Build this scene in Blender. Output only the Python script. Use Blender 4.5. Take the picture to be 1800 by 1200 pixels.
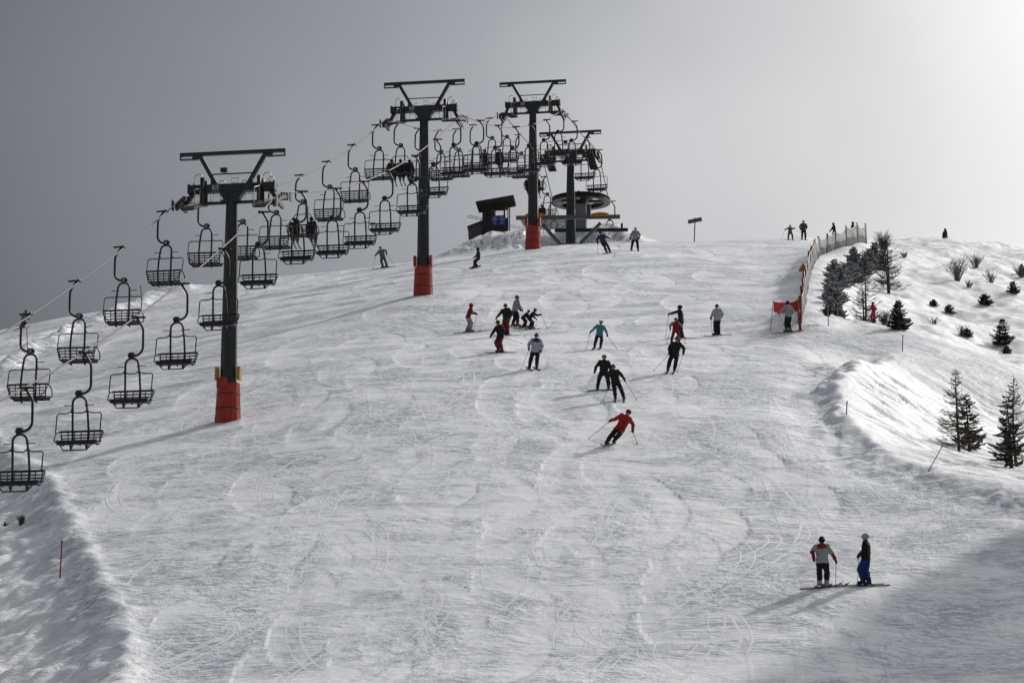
import bpy, bmesh, math, random
import numpy as np
from mathutils import Vector, Matrix, Quaternion

# ------------------------------------------------------------------ scene, camera, sky, sun
for o in list(bpy.data.objects):
    bpy.data.objects.remove(o)
scene = bpy.context.scene
COL = scene.collection

F = 5400.0                       # focal length in photo pixels (108 mm on a 36 mm sensor)
TH = math.radians(11.84)         # the camera looks uphill
CT, ST = math.cos(TH), math.sin(TH)

cam_data = bpy.data.cameras.new('camera')
cam_data.lens = 108.0
cam_data.sensor_width = 36.0
cam_data.clip_start = 0.5
cam_data.clip_end = 4000.0
cam = bpy.data.objects.new('camera', cam_data)
cam.location = (0, 0, 0)
cam.rotation_euler = (math.pi/2 + TH, 0, 0)
COL.objects.link(cam)
scene.camera = cam

SUN_AZ, SUN_EL = math.radians(46), math.radians(37.5)
SUN_DIR = Vector((math.cos(SUN_EL)*math.sin(SUN_AZ), math.cos(SUN_EL)*math.cos(SUN_AZ), math.sin(SUN_EL)))

world = bpy.data.worlds.new('World')
scene.world = world
world.use_nodes = True
wn, wl = world.node_tree.nodes, world.node_tree.links
wn.clear()
w_out = wn.new('ShaderNodeOutputWorld')
w_bg = wn.new('ShaderNodeBackground')
w_bg.inputs['Strength'].default_value = 0.1
w_sky = wn.new('ShaderNodeTexSky')
w_sky.sky_type = 'NISHITA'
w_sky.sun_disc = False
w_sky.sun_elevation = SUN_EL
w_sky.sun_rotation = SUN_AZ
w_sky.air_density = 1.0
w_sky.dust_density = 4.0
w_hsv = wn.new('ShaderNodeHueSaturation')
w_hsv.inputs['Saturation'].default_value = 0.12
w_hsv.inputs['Value'].default_value = 0.05
wl.new(w_sky.outputs[0], w_hsv.inputs['Color'])
# veil of cloud, brightening towards the sun
w_tc = wn.new('ShaderNodeTexCoord')
w_dot = wn.new('ShaderNodeVectorMath'); w_dot.operation = 'DOT_PRODUCT'
# the bank of cloud is lit in upright swathes: heights count less than compass direction
SQ = Vector((SUN_DIR.x, SUN_DIR.y, SUN_DIR.z*0.45)).normalized()
w_dot.inputs[1].default_value = SQ
w_mul = wn.new('ShaderNodeVectorMath'); w_mul.operation = 'MULTIPLY'
w_mul.inputs[1].default_value = (1, 1, 0.45)
w_nrm = wn.new('ShaderNodeVectorMath'); w_nrm.operation = 'NORMALIZE'
wl.new(w_tc.outputs['Generated'], w_mul.inputs[0])
wl.new(w_mul.outputs[0], w_nrm.inputs[0])
wl.new(w_nrm.outputs[0], w_dot.inputs[0])
w_ac = wn.new('ShaderNodeMath'); w_ac.operation = 'ARCCOSINE'
wl.new(w_dot.outputs['Value'], w_ac.inputs[0])
w_no = wn.new('ShaderNodeTexNoise')
w_no.inputs['Scale'].default_value = 3.2
w_no.inputs['Detail'].default_value = 4.0
w_no.inputs['Roughness'].default_value = 0.45
wl.new(w_tc.outputs['Generated'], w_no.inputs['Vector'])
w_nm = wn.new('ShaderNodeMath'); w_nm.operation = 'MULTIPLY_ADD'
w_nm.inputs[1].default_value = 0.30
wl.new(w_no.outputs['Fac'], w_nm.inputs[0])
w_sub = wn.new('ShaderNodeMath'); w_sub.operation = 'ADD'
w_sub.inputs[1].default_value = -0.15
wl.new(w_ac.outputs[0], w_nm.inputs[2])
wl.new(w_nm.outputs[0], w_sub.inputs[0])
w_rp = wn.new('ShaderNodeValToRGB')
w_rp.color_ramp.interpolation = 'LINEAR'
els = w_rp.color_ramp.elements
SKY_STOPS = [(0.0, 2.0), (18, 1.7), (28, 1.35), (34.0, 1.08), (37, 0.89), (39.5, 0.76), (42, 0.60), (45.7, 0.36), (50, 0.215), (55, 0.136), (61, 0.13), (72, 0.17), (95, 0.22), (180, 0.22)]
while len(els) < len(SKY_STOPS):
    els.new(0.5)
for e, (deg, L) in zip(els, SKY_STOPS):
    e.position = deg/180.0
    t = max(0.0, min(1.0, (L-0.1)/0.6))
    tint = (0.90+0.105*t, 0.965+0.025*t, 1.10-0.11*t)
    e.color = (L*tint[0], L*tint[1], L*tint[2], 1)
w_dv = wn.new('ShaderNodeMath'); w_dv.operation = 'DIVIDE'
w_dv.inputs[1].default_value = math.pi
wl.new(w_sub.outputs[0], w_dv.inputs[0])
wl.new(w_dv.outputs[0], w_rp.inputs['Fac'])
w_sc = wn.new('ShaderNodeVectorMath'); w_sc.operation = 'SCALE'
w_sc.inputs['Scale'].default_value = 10.0          # undoes the background strength of 0.1
wl.new(w_rp.outputs['Color'], w_sc.inputs[0])
w_add = wn.new('ShaderNodeVectorMath'); w_add.operation = 'ADD'
wl.new(w_sc.outputs[0], w_add.inputs[0])
wl.new(w_hsv.outputs[0], w_add.inputs[1])
wl.new(w_add.outputs[0], w_bg.inputs['Color'])
wl.new(w_bg.outputs[0], w_out.inputs['Surface'])

sun_data = bpy.data.lights.new('sun', 'SUN')
sun_data.energy = 2.5
sun_data.angle = math.radians(2.4)
sun_data.color = (1.0, 0.965, 0.90)
sun = bpy.data.objects.new('sun', sun_data)
sun.rotation_mode = 'QUATERNION'
sun.rotation_quaternion = SUN_DIR.to_track_quat('Z', 'Y')
sun.location = (60, 80, 160)
COL.objects.link(sun)

vs = scene.view_settings
vs.view_transform = 'Standard'
vs.look = 'None'
vs.exposure = 0.0
vs.gamma = 1.0
vs.use_curve_mapping = False
scene.render.engine = 'CYCLES'
scene.render.resolution_x, scene.render.resolution_y = 1024, 682

# ------------------------------------------------------------------ helpers
def W(u, v, D):
    """a photo pixel and a distance -> a point of the place"""
    x = (u-900)/F*D
    yc = (600-v)/F*D
    return Vector((x, D*CT - yc*ST, D*ST + yc*CT))

def ortho(d):
    d = d.normalized()
    a = Vector((0, 0, 1)) if abs(d.z) < 0.9 else Vector((1, 0, 0))
    s = d.cross(a).normalized()
    return s, d.cross(s).normalized()

class MB:
    """collects shapes; build() links them as one mesh object"""
    def __init__(self):
        self.v, self.f, self.m = [], [], []
    def add(self, vs, fs, mi=0):
        b = len(self.v)
        self.v += [tuple(p) for p in vs]
        self.f += [tuple(i+b for i in q) for q in fs]
        self.m += [mi]*len(fs)
        return self
    def box(self, c, s, rot=None, mi=0):
        c = Vector(c)
        pts = []
        for dx, dy, dz in ((-1,-1,-1),(1,-1,-1),(1,1,-1),(-1,1,-1),(-1,-1,1),(1,-1,1),(1,1,1),(-1,1,1)):
            p = Vector((dx*s[0]/2, dy*s[1]/2, dz*s[2]/2))
            if rot is not None:
                p = rot @ p
            pts.append(c+p)
        return self.add(pts, [(0,3,2,1),(4,5,6,7),(0,1,5,4),(1,2,6,5),(2,3,7,6),(3,0,4,7)], mi)
    def bar(self, p0, p1, w, h=None, mi=0):
        """square bar between two points"""
        p0, p1 = Vector(p0), Vector(p1)
        h = h or w
        s, t = ortho(p1-p0)
        pts = [p+s*a*w/2+t*b*h/2 for p in (p0, p1) for a, b in ((-1,-1),(1,-1),(1,1),(-1,1))]
        return self.add(pts, [(0,3,2,1),(4,5,6,7),(0,1,5,4),(1,2,6,5),(2,3,7,6),(3,0,4,7)], mi)
    def cyl(self, p0, p1, r0, r1=None, n=8, mi=0):
        return self.tube([p0, p1], [r0, r0 if r1 is None else r1], n, mi)
    def tube(self, pts, r, n=6, mi=0, closed=False):
        pts = [Vector(p) for p in pts]
        k = len(pts)
        rs = r if isinstance(r, (list, tuple)) else [r]*k
        vs_, fs_ = [], []
        prev = None
        for i, p in enumerate(pts):
            if closed:
                d = pts[(i+1) % k]-pts[i-1]
            else:
                d = pts[min(i+1, k-1)]-pts[max(i-1, 0)]
            if d.length < 1e-9:
                d = Vector((0, 0, 1))
            d.normalize()
            if prev is None:
                s, t = ortho(d)
            else:
                s = prev - d*prev.dot(d)
                if s.length < 1e-6:
                    s, t = ortho(d)
                s.normalize()
                t = d.cross(s)
            prev = s
            for j in range(n):
                a = 2*math.pi*j/n
                vs_.append(p + (s*math.cos(a)+t*math.sin(a))*rs[i])
        for i in range(k if closed else k-1):
            i2 = (i+1) % k
            for j in range(n):
                j2 = (j+1) % n
                fs_.append((i*n+j, i*n+j2, i2*n+j2, i2*n+j))
        if not closed:
            fs_.append(tuple(range(n-1, -1, -1)))
            fs_.append(tuple((k-1)*n+j for j in range(n)))
        return self.add(vs_, fs_, mi)
    def ball(self, c, r, seg=10, ring=6, mi=0, rot=None, zmin=-1.0):
        c = Vector(c)
        r = (r, r, r) if isinstance(r, (int, float)) else r
        vs_, fs_ = [], []
        a0 = math.acos(max(-1, min(1, -zmin)))      # cut below zmin
        for i in range(ring+1):
            ph = a0 + (math.pi-a0)*i/ring
            for j in range(seg):
                a = 2*math.pi*j/seg
                p = Vector((r[0]*math.sin(ph)*math.cos(a), r[1]*math.sin(ph)*math.sin(a), -r[2]*math.cos(ph)))
                if rot is not None:
                    p = rot @ p
                vs_.append(c+p)
        for i in range(ring):
            for j in range(seg):
                j2 = (j+1) % seg
                fs_.append((i*seg+j, i*seg+j2, (i+1)*seg+j2, (i+1)*seg+j))
        fs_.append(tuple(range(seg-1, -1, -1)))
        fs_.append(tuple(ring*seg+j for j in range(seg)))
        return self.add(vs_, fs_, mi)
    def prism(self, poly, y0, y1, mi=0):
        """polygon in x,z pushed along y"""
        n = len(poly)
        vs_ = [(x, y0, z) for x, z in poly]+[(x, y1, z) for x, z in poly]
        fs_ = [tuple(range(n)), tuple(range(2*n-1, n-1, -1))]
        for i in range(n):
            j = (i+1) % n
            fs_.append((j, i, i+n, j+n))
        return self.add(vs_, fs_, mi)
    def mesh(self, name, mats, smooth=False):
        me = bpy.data.meshes.new(name)
        me.from_pydata(self.v, [], self.f)
        for m in (mats if isinstance(mats, (list, tuple)) else [mats]):
            me.materials.append(m)
        if any(self.m):
            me.polygons.foreach_set('material_index', self.m)
        if smooth:
            me.polygons.foreach_set('use_smooth', [True]*len(me.polygons))
        me.update()
        return me
    def build(self, name, mats, parent=None, smooth=False):
        o = bpy.data.objects.new(name, self.mesh(name, mats, smooth))
        COL.objects.link(o)
        if parent is not None:
            o.parent = parent
        return o

def tag(o, label=None, cat=None, group=None, kind=None):
    if label: o['label'] = label
    if cat: o['category'] = cat
    if group: o['group'] = group
    if kind: o['kind'] = kind
    return o

def thing(name, label, cat, loc=(0, 0, 0), rz=0.0, group=None):
    o = bpy.data.objects.new(name, None)
    o.empty_display_size = 0.3
    COL.objects.link(o)
    o.location = loc
    o.rotation_euler = (0, 0, rz)
    return tag(o, label, cat, group)

def copy_tree(o, parent=None):
    c = o.copy()
    COL.objects.link(c)
    c.parent = parent
    for ch in list(o.children):
        copy_tree(ch, c)
    return c

# ------------------------------------------------------------------ materials
def new_mat(name):
    m = bpy.data.materials.new(name)
    m.use_nodes = True
    n, l = m.node_tree.nodes, m.node_tree.links
    return m, n, l, n['Principled BSDF']

def paint(name, col, rough=0.55, metal=0.0, var=0.25, scale=6.0, bump=0.0, spec=0.4):
    """one colour with a little grain and wear"""
    m, n, l, b = new_mat(name)
    b.inputs['Roughness'].default_value = rough
    b.inputs['Metallic'].default_value = metal
    b.inputs['Specular IOR Level'].default_value = spec
    tc = n.new('ShaderNodeTexCoord')
    no = n.new('ShaderNodeTexNoise')
    no.inputs['Scale'].default_value = scale
    no.inputs['Detail'].default_value = 5
    l.new(tc.outputs['Object'], no.inputs['Vector'])
    rp = n.new('ShaderNodeValToRGB')
    rp.color_ramp.elements[0].position = 0.3
    rp.color_ramp.elements[1].position = 0.7
    rp.color_ramp.elements[0].color = tuple(c*(1-var) for c in col)+(1,)
    rp.color_ramp.elements[1].color = tuple(min(1, c*(1+var)) for c in col)+(1,)
    l.new(no.outputs['Fac'], rp.inputs['Fac'])
    l.new(rp.outputs['Color'], b.inputs['Base Color'])
    if bump:
        bp = n.new('ShaderNodeBump')
        bp.inputs['Strength'].default_value = 0.6
        bp.inputs['Distance'].default_value = bump
        l.new(no.outputs['Fac'], bp.inputs['Height'])
        l.new(bp.outputs[0], b.inputs['Normal'])
    return m

M = {}
M['steel'] = paint('dark_green_steel', (0.018, 0.022, 0.021), 0.42, 0.0, 0.3, 3.0)
M['black'] = paint('black_steel', (0.010, 0.011, 0.012), 0.45, 0.0, 0.25, 5.0)
M['galv'] = paint('galvanised_steel', (0.30, 0.31, 0.31), 0.4, 0.6, 0.15, 8.0)
M['greysteel'] = paint('grey_steel', (0.085, 0.095, 0.10), 0.5, 0.2, 0.2, 3.0)
M['concrete'] = paint('grey_column', (0.17, 0.175, 0.18), 0.7, 0.0, 0.15, 3.0)
M['cable'] = paint('steel_cable', (0.13, 0.13, 0.125), 0.6, 0.0, 0.2, 20.0)
M['red_pad'] = paint('red_vinyl_pad', (0.29, 0.024, 0.011), 0.42, 0.0, 0.22, 2.2, 0.03)
M['yellow_pad'] = paint('yellow_vinyl_pad', (0.34, 0.17, 0.012), 0.5, 0.0, 0.2, 3.0, 0.01)
M['orange'] = paint('orange_cover', (0.38, 0.15, 0.015), 0.5, 0.0, 0.2, 3.0)
M['plate'] = paint('number_plate', (0.22, 0.23, 0.23), 0.5)
M['rubber'] = paint('black_rubber', (0.012, 0.012, 0.012), 0.7)
M['wheel'] = paint('sheave_wheel', (0.10, 0.095, 0.085), 0.4, 0.3)
M['wood'] = paint('dark_timber', (0.024, 0.022, 0.019), 0.8, 0.0, 0.4, 9.0, 0.01)
M['wood_grey'] = paint('weathered_timber', (0.07, 0.07, 0.065), 0.8, 0.0, 0.3, 9.0, 0.01)
M['blue_sign'] = paint('blue_sign_face', (0.006, 0.025, 0.14), 0.45)
M['white_print'] = paint('white_print', (0.36, 0.4, 0.5), 0.6)
M['bark'] = paint('larch_bark', (0.030, 0.024, 0.020), 0.9, 0.0, 0.4, 20.0)
M['twig'] = paint('bare_twigs', (0.055, 0.043, 0.034), 0.9, 0.0, 0.35, 15.0)
M['twig_pale'] = paint('dry_shrub_stems', (0.13, 0.105, 0.08), 0.9, 0.0, 0.35, 15.0)
M['marker_red'] = paint('red_marker_paint', (0.16, 0.02, 0.02), 0.6)
M['flag_red'] = paint('red_banner_cloth', (0.62, 0.05, 0.03), 0.8, 0.0, 0.12, 3.0)
M['sign_orange'] = paint('orange_warning_face', (0.50, 0.17, 0.015), 0.5)
M['ski_dark'] = paint('dark_ski', (0.018, 0.018, 0.022), 0.4)
M['ski_pale'] = paint('pale_ski', (0.35, 0.35, 0.38), 0.4)
M['pole'] = paint('ski_pole_metal', (0.10, 0.10, 0.11), 0.35, 0.5)
M['grip'] = paint('black_plastic', (0.012, 0.012, 0.013), 0.5)
M['skin'] = paint('skin', (0.35, 0.19, 0.13), 0.55)
M['lens'] = paint('goggle_lens', (0.02, 0.018, 0.02), 0.15)

def spruce_mat():
    m, n, l, b = new_mat('spruce_needles_with_snow')
    b.inputs['Roughness'].default_value = 0.8
    tc = n.new('ShaderNodeTexCoord')
    no = n.new('ShaderNodeTexNoise'); no.inputs['Scale'].default_value = 7.0; no.inputs['Detail'].default_value = 3
    l.new(tc.outputs['Object'], no.inputs['Vector'])
    rp = n.new('ShaderNodeValToRGB')
    e = rp.color_ramp.elements
    e[0].position, e[0].color = 0.3, (0.014, 0.016, 0.010, 1)
    e[1].position, e[1].color = 0.7, (0.042, 0.042, 0.026, 1)
    l.new(no.outputs['Fac'], rp.inputs['Fac'])
    l.new(rp.outputs[0], b.inputs['Base Color'])
    return m
M['needles'] = spruce_mat()
M['frost'] = paint('frosted_needles', (0.10, 0.11, 0.105), 0.85, 0.0, 0.7, 5.0)
M['tree_snow'] = paint('snow_on_branches', (0.72, 0.74, 0.77), 0.6)

def net_mat(name, col, alpha):
    m, n, l, b = new_mat(name)
    b.inputs['Roughness'].default_value = 0.8
    b.inputs['Base Color'].default_value = col+(1,)
    tc = n.new('ShaderNodeTexCoord')
    no = n.new('ShaderNodeTexNoise'); no.inputs['Scale'].default_value = 5.0
    l.new(tc.outputs['Object'], no.inputs['Vector'])
    mr = n.new('ShaderNodeMapRange')
    mr.inputs['From Min'].default_value = 0.3; mr.inputs['From Max'].default_value = 0.7
    mr.inputs['To Min'].default_value = alpha-0.15; mr.inputs['To Max'].default_value = alpha+0.15
    l.new(no.outputs['Fac'], mr.inputs['Value'])
    l.new(mr.outputs[0], b.inputs['Alpha'])
    return m
M['net'] = net_mat('white_safety_net', (0.20, 0.21, 0.205), 0.86)
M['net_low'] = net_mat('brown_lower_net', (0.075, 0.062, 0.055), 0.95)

FAB = {}
def fab(col, name=None):
    key = tuple(round(c, 3) for c in col)
    if key not in FAB:
        FAB[key] = paint('ski_cloth_%02d' % len(FAB), tuple(c*0.72 for c in col), 0.75, 0.0, 0.16, 9.0, 0.012, 0.25)
    return FAB[key]
# ------------------------------------------------------------------ the snow slope
_rng = np.random.RandomState(7)
_PERM = _rng.permutation(512)
_PERM = np.concatenate([_PERM, _PERM])
_GA = _rng.rand(512)*2*np.pi
_GX, _GY = np.cos(_GA), np.sin(_GA)
def pnoise(x, y, seed=0):
    x = np.asarray(x, dtype=np.float64)+seed*17.13
    y = np.asarray(y, dtype=np.float64)+seed*9.71
    xi, yi = np.floor(x).astype(np.int64), np.floor(y).astype(np.int64)
    fx, fy = x-xi, y-yi
    def g(ix, iy, dx, dy):
        h = _PERM[(_PERM[ix & 511]+iy) & 511]
        return _GX[h]*dx+_GY[h]*dy
    a, b = g(xi, yi, fx, fy), g(xi+1, yi, fx-1, fy)
    c, d = g(xi, yi+1, fx, fy-1), g(xi+1, yi+1, fx-1, fy-1)
    ux, uy = fx*fx*fx*(fx*(fx*6-15)+10), fy*fy*fy*(fy*(fy*6-15)+10)
    return (a+(b-a)*ux)+((c+(d-c)*ux)-(a+(b-a)*ux))*uy
def fbm(x, y, sc, octv, seed=0, gain=0.5):
    s, a, f = 0.0, 1.0, 1.0/sc
    for k in range(octv):
        s = s+a*pnoise(x*f, y*f, seed+k)
        a *= gain; f *= 2.03
    return s
def sstep(a, b, x):
    t = np.clip((x-a)/(b-a), 0, 1)
    return t*t*(3-2*t)

# surveyed points: photo pixel and distance
SURVEY = [
 (900,1200,97),(300,1200,99.5),(1300,1200,97),(1700,1190,97.7),
 (500,1033,110),(900,1033,108.7),(1480,1033,108.3),(1760,1040,107.8),
 (600,900,122),(950,900,120.5),(1300,900,120.5),(1600,900,120),
 (400,820,134.5),(650,800,133),(950,800,131.5),(1300,800,131),
 (400,738,147),(700,700,147),(1000,700,145.7),(1300,700,145),(1400,700,145.5),
 (250,720,154),(120,740,152),(400,650,165),(600,640,161),(935,650,154.5),(1200,650,154),(1400,650,155),
 (0,700,175),(150,650,184),(300,590,199),
 (500,590,184),(743,518,195),(600,540,200),(950,540,189),(1260,590,172),(1385,584,171.5),(1200,520,195),(1350,500,205),
 (430,530,217),(560,500,227),(668,471,238),(700,463,246),
 (860,470,222),(938,438,238.5),(1117,443,229),(1000,431,256),(1250,450,232),(1350,455,232),
 (800,450,250),
 (1200,428,275),(1250,425,290),(1410,421,292),(1330,423,291),(1330,436,262),
 # left rim of the piste and the hill behind it
 (0,662,192),(57,622,204),(110,595,212),(175,567,221),(265,532,233),(375,500,243),(480,490,248),(580,479,248),
 (0,640,207),(0,600,246),(0,583,264),(67,571,264),(140,556,264),(250,538,262),(60,590,244),
 # right shelf edge, bank, gully and hillside
 (1480,590,170),(1536,586,171),(1590,584,171),
 (1470,640,156),(1435,690,146.5),(1455,750,137),(1540,815,129),(1690,858,122.5),(1800,882,119.5),
 (1700,622,178),(1800,667,182),(1690,796,143),(1800,825,137),(1640,700,160),(1560,680,156),(1620,800,136),
 (1760,608,196),(1680,560,207),(1580,580,190),(1800,560,206),(1800,520,220),
 (1560,516,214),(1620,540,205),(1465,566,180),(1450,540,190),(1475,500,206),(1500,455,230),(1530,434,250),
 (1418,530,194),(1430,480,216),(1445,458,228),(1470,446,234),(1523,433,247),
 (1700,480,236),(1750,455,262),(1600,445,262),(1661,421,288),(1800,437,284),(1560,425,284),(1480,424,287),(1730,428,290),
]
HIDDEN = [  # x, y, z where the photograph cannot see
 (0,0,-1.7),(-30,0,-2.2),(30,0,-1.2),(0,-40,-3),(0,30,-1.2),(-35,30,-4.5),(40,30,1.0),(0,60,2.0),(-18,60,-0.5),(24,60,4.0),(0,78,5.6),(18,78,6.6),
 (0,-80,-6),(-90,-40,-10),(90,-40,2),
 (-40,60,-9),(-42,95,-4),(-60,110,-4),(-60,160,14),(-80,220,32),(-70,270,48),(-90,80,-16),
 (45,110,13.5),(55,140,20),(60,180,32),(70,230,50),(90,130,18),(60,80,8),(110,200,40),(110,280,60),
 (-20,300,55),(0,310,63.5),(25,330,66),(60,330,64),(-60,330,46),(110,350,56),(-110,300,34),(0,380,52),(60,420,46),(-80,420,26),(140,420,40),
]
def rbf_setup():
    P = [tuple(W(*s)) for s in SURVEY]
    # left of the rim the ground falls away
    for (u, v, D) in LEFT_RIM:
        p = W(u, v, D)
        P.append((p.x, p.y, p.z))
        P.append((p.x-5, p.y-1.2, p.z-0.42-0.75))
        P.append((p.x-13, p.y-3, p.z-1.05-2.0))
    P += HIDDEN
    P = np.array(P)
    sc = 50.0
    X = P[:, :2]/sc
    n = len(P)
    r2 = ((X[:, None, :]-X[None, :, :])**2).sum(-1)
    K = 0.5*r2*np.log(r2+1e-12)
    K += np.eye(n)*2e-4
    A = np.zeros((n+3, n+3))
    A[:n, :n] = K
    A[:n, n] = 1; A[:n, n+1:] = X
    A[n, :n] = 1; A[n+1:, :n] = X.T
    b = np.zeros(n+3); b[:n] = P[:, 2]
    w = np.linalg.solve(A, b)
    return X, w, sc
LEFT_RIM = [(-130,690,168),(0,790,146),(80,850,135),(130,940,122.7),(190,1060,109.3),(215,1130,102.9),(200,1200,97),(120,1320,88)]
_RX, _RW, _RS = rbf_setup()
def base_h(x, y):
    x = np.asarray(x, float); y = np.asarray(y, float)
    sh = x.shape
    x = x.ravel()/_RS; y = y.ravel()/_RS
    out = np.empty_like(x)
    n = len(_RX)
    for i in range(0, len(x), 40000):
        xs_, ys_ = x[i:i+40000], y[i:i+40000]
        r2 = (xs_[:, None]-_RX[None, :, 0])**2+(ys_[:, None]-_RX[None, :, 1])**2
        out[i:i+40000] = (0.5*r2*np.log(r2+1e-12)) @ _RW[:n]+_RW[n]+_RW[n+1]*xs_+_RW[n+2]*ys_
    return out.reshape(sh)

def poly_dist(x, y, pts):
    """signed distance to an open polyline in plan; positive on its left side walking along it, and the position along it"""
    best = np.full(x.shape, 1e9); sgn = np.ones(x.shape); along = np.zeros(x.shape)
    L = 0.0
    for (ax, ay), (bx, by) in zip(pts[:-1], pts[1:]):
        dx, dy = bx-ax, by-ay
        ll = math.hypot(dx, dy)
        t = np.clip(((x-ax)*dx+(y-ay)*dy)/ll**2, 0, 1)
        d = np.hypot(x-(ax+t*dx), y-(ay+t*dy))
        s = np.where(dx*(y-ay)-dy*(x-ax) >= 0, 1.0, -1.0)
        m = d < best
        best = np.where(m, d, best); sgn = np.where(m, s, sgn); along = np.where(m, L+t*ll, along)
        L += ll
    return best*sgn, along, L
def plan(pix):
    return [(W(*p).x, W(*p).y) for p in pix]

# tensor grid: fine where the photograph looks, coarse far out
def axis(lo, hi, step, far_lo, far_hi):
    a = list(np.arange(lo, hi, step))
    s, p = step, a[-1]
    while p < far_hi:
        s *= 1.22; p += s; a.append(p)
    s, p = step, a[0]
    pre = []
    while p > far_lo:
        s *= 1.22; p -= s; pre.append(p)
    return np.array(pre[::-1]+a)
gx = axis(-46, 51, 0.14, -420, 420)
yy = [88.0]
while yy[-1] < 290:
    yy.append(yy[-1]+0.15+0.0011*(yy[-1]-88))
s_, p_ = 0.4, yy[-1]
while p_ < 750:
    s_ *= 1.2; p_ += s_; yy.append(p_)
s_, p_, pre_ = 0.2, yy[0], []
while p_ > -150:
    s_ *= 1.16; p_ -= s_; pre_.append(p_)
gy = np.array(pre_[::-1]+yy)
NX, NY = len(gx), len(gy)
GX, GY = np.meshgrid(gx, gy)

# coarse evaluation of the base, then cubic-free linear refine is not smooth enough: evaluate directly
Z = base_h(GX, GY)

# piste rims
RIM_L = plan(LEFT_RIM)[::-1]                    # walking uphill: left side = off piste
dL, aL, lenL = poly_dist(GX, GY, RIM_L)
wob = 0.5*fbm(GX, GY, 2.3, 3, 3)
n_lip = fbm(GX, GY, 0.8, 3, 6)
dLw = dL+wob+0.2*n_lip
nearL = np.exp(-((GY-np.clip(GY, RIM_L[0][1], RIM_L[-1][1]))/6)**2)
Z -= nearL*0.27*np.clip(np.sqrt(np.maximum(dLw+0.25*n_lip, 0)**2+0.04)-0.2, 0, 14)
Z += nearL*(0.20*np.exp(-((dLw+0.2)/0.45)**2) - 0.25*sstep(0.2, 2.2, dLw)*np.exp(-((dLw-1.5)/2.5)**2))
n_bT = fbm(GX, GY, 2.0, 3, 44)
RIM_T = plan([(0,662,192),(57,622,204),(110,595,212),(175,567,221),(265,532,233),(375,500,243)])
RIM_T = [(RIM_T[0][0]-14, RIM_T[0][1]-16)]+RIM_T
dT, aT, lenT = poly_dist(GX, GY, RIM_T)
mT = sstep(0.2, 6, aT)*sstep(lenT+0.1, lenT-8, aT)
dTw = dT+0.9*fbm(GX, GY, 3.0, 3, 5)
Z += mT*((0.75+0.5*n_bT)*np.exp(-((dTw)/0.9)**2) - 0.7*sstep(0.3, 3.5, dTw)*np.exp(-(np.maximum(dTw-3, 0)/6)**2))
BANK = plan([(2150,960,112),(1950,915,116),(1800,876,119.5),(1690,852,123),(1550,812,129),(1470,752,137),(1450,692,146.5),(1485,640,156),(1585,588,170)])
dB, aB, lenB = poly_dist(GX, GY, BANK)          # walking uphill: right side = bank
mB = sstep(0.0, 7, aB)*sstep(lenB+0.1, lenB-9, aB)
dBw = -dB+0.45*fbm(GX, GY, 2.0, 3, 8)+0.25*fbm(GX, GY, 0.6, 2, 9)   # positive on the bank
# a wall of ploughed snow facing the piste, its crest 2 m into the bank, then falling gently to the sun
wall = 0.5*sstep(-0.6, 0.75, dBw)+0.5*np.clip((dBw+0.4)/1.05, 0, 1)
Z += mB*((0.22+0.50*sstep(14, 34, aB))*wall*np.exp(-(np.maximum(dBw-0.65, 0)/4.0)**1.2) - 0.12*np.exp(-((dBw+1.6)/0.9)**2))

# the mound that carries the hut and the top station
def mound_mask(x, y):
    nx = 0.55*fbm(x, y, 2.6, 3, 21)
    cy0 = 246.0 - 1.0*sstep(-1, -6, x)+6.5*sstep(-0.5, 2.5, x)
    ml = sstep(-7.4, -2.0, x+nx)*sstep(14.2, 8.2, x+nx)
    mf = sstep(cy0+1.0, cy0+5.0, y+1.6*nx)
    mk = sstep(292, 277, y)
    return ml*mf*mk
MD = mound_mask(GX, GY)
Z += MD*(1.75 + 0.55*fbm(GX, GY, 5.0, 3, 22) + 0.25*fbm(GX, GY, 1.4, 4, 23))
# unseen hill added off to the right, shaped to shade the foot of the piste
Z += 23.0*np.exp(-((GX-37.5)/8.0)**2-((GY-122.5)/8.5)**2)*sstep(21.5, 30.0, GX)*(1+0.25*fbm(GX, GY, 5.0, 3, 97))
# slight rise added at the foot of the piste, tilting it from the sun
tt_ = GX*0.63+GY*0.78
Z += 0.15*sstep(76.0, 92.0, tt_)*sstep(112.0, 96.0, tt_)*sstep(2.0, 12.0, GX)*sstep(125, 110, GY)

# zones
offL = nearL*sstep(0.2, 2.5, dLw)
offT = mT*sstep(-0.3, 2.0, dTw)
bank = mB*sstep(-0.6, 0.8, dBw)
FENCE_PIX = [(1408,579,172),(1411,562,179),(1414,545,186),(1417,528,193),(1420,512,200),(1424,497,207),(1428,483,214),(1433,470,221),(1441,462,226),(1453,456,229),(1468,448,232),(1487,443,236),(1508,438,241),(1523,434,245)]
FEN = plan([(1404,590,168)]+FENCE_PIX+[(1540,425,270),(1545,420,300)])
dF, aF, lenF = poly_dist(GX, GY, FEN)
hillR = sstep(0.0, 2.0, -dF)*sstep(165, 172, GY)
hillR = np.maximum(hillR, sstep(24.5, 28, GX)*sstep(168, 176, GY))
off = np.clip(np.maximum.reduce([offL, offT, bank, hillR, MD]), 0, 1)
piste = 1-off
# drift against the fence
Z += 0.5*np.exp(-(np.maximum(np.abs(dF)-0.3, 0)/1.6)**2)*sstep(0, 5, aF)*sstep(lenF-50, lenF-60, aF)

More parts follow.
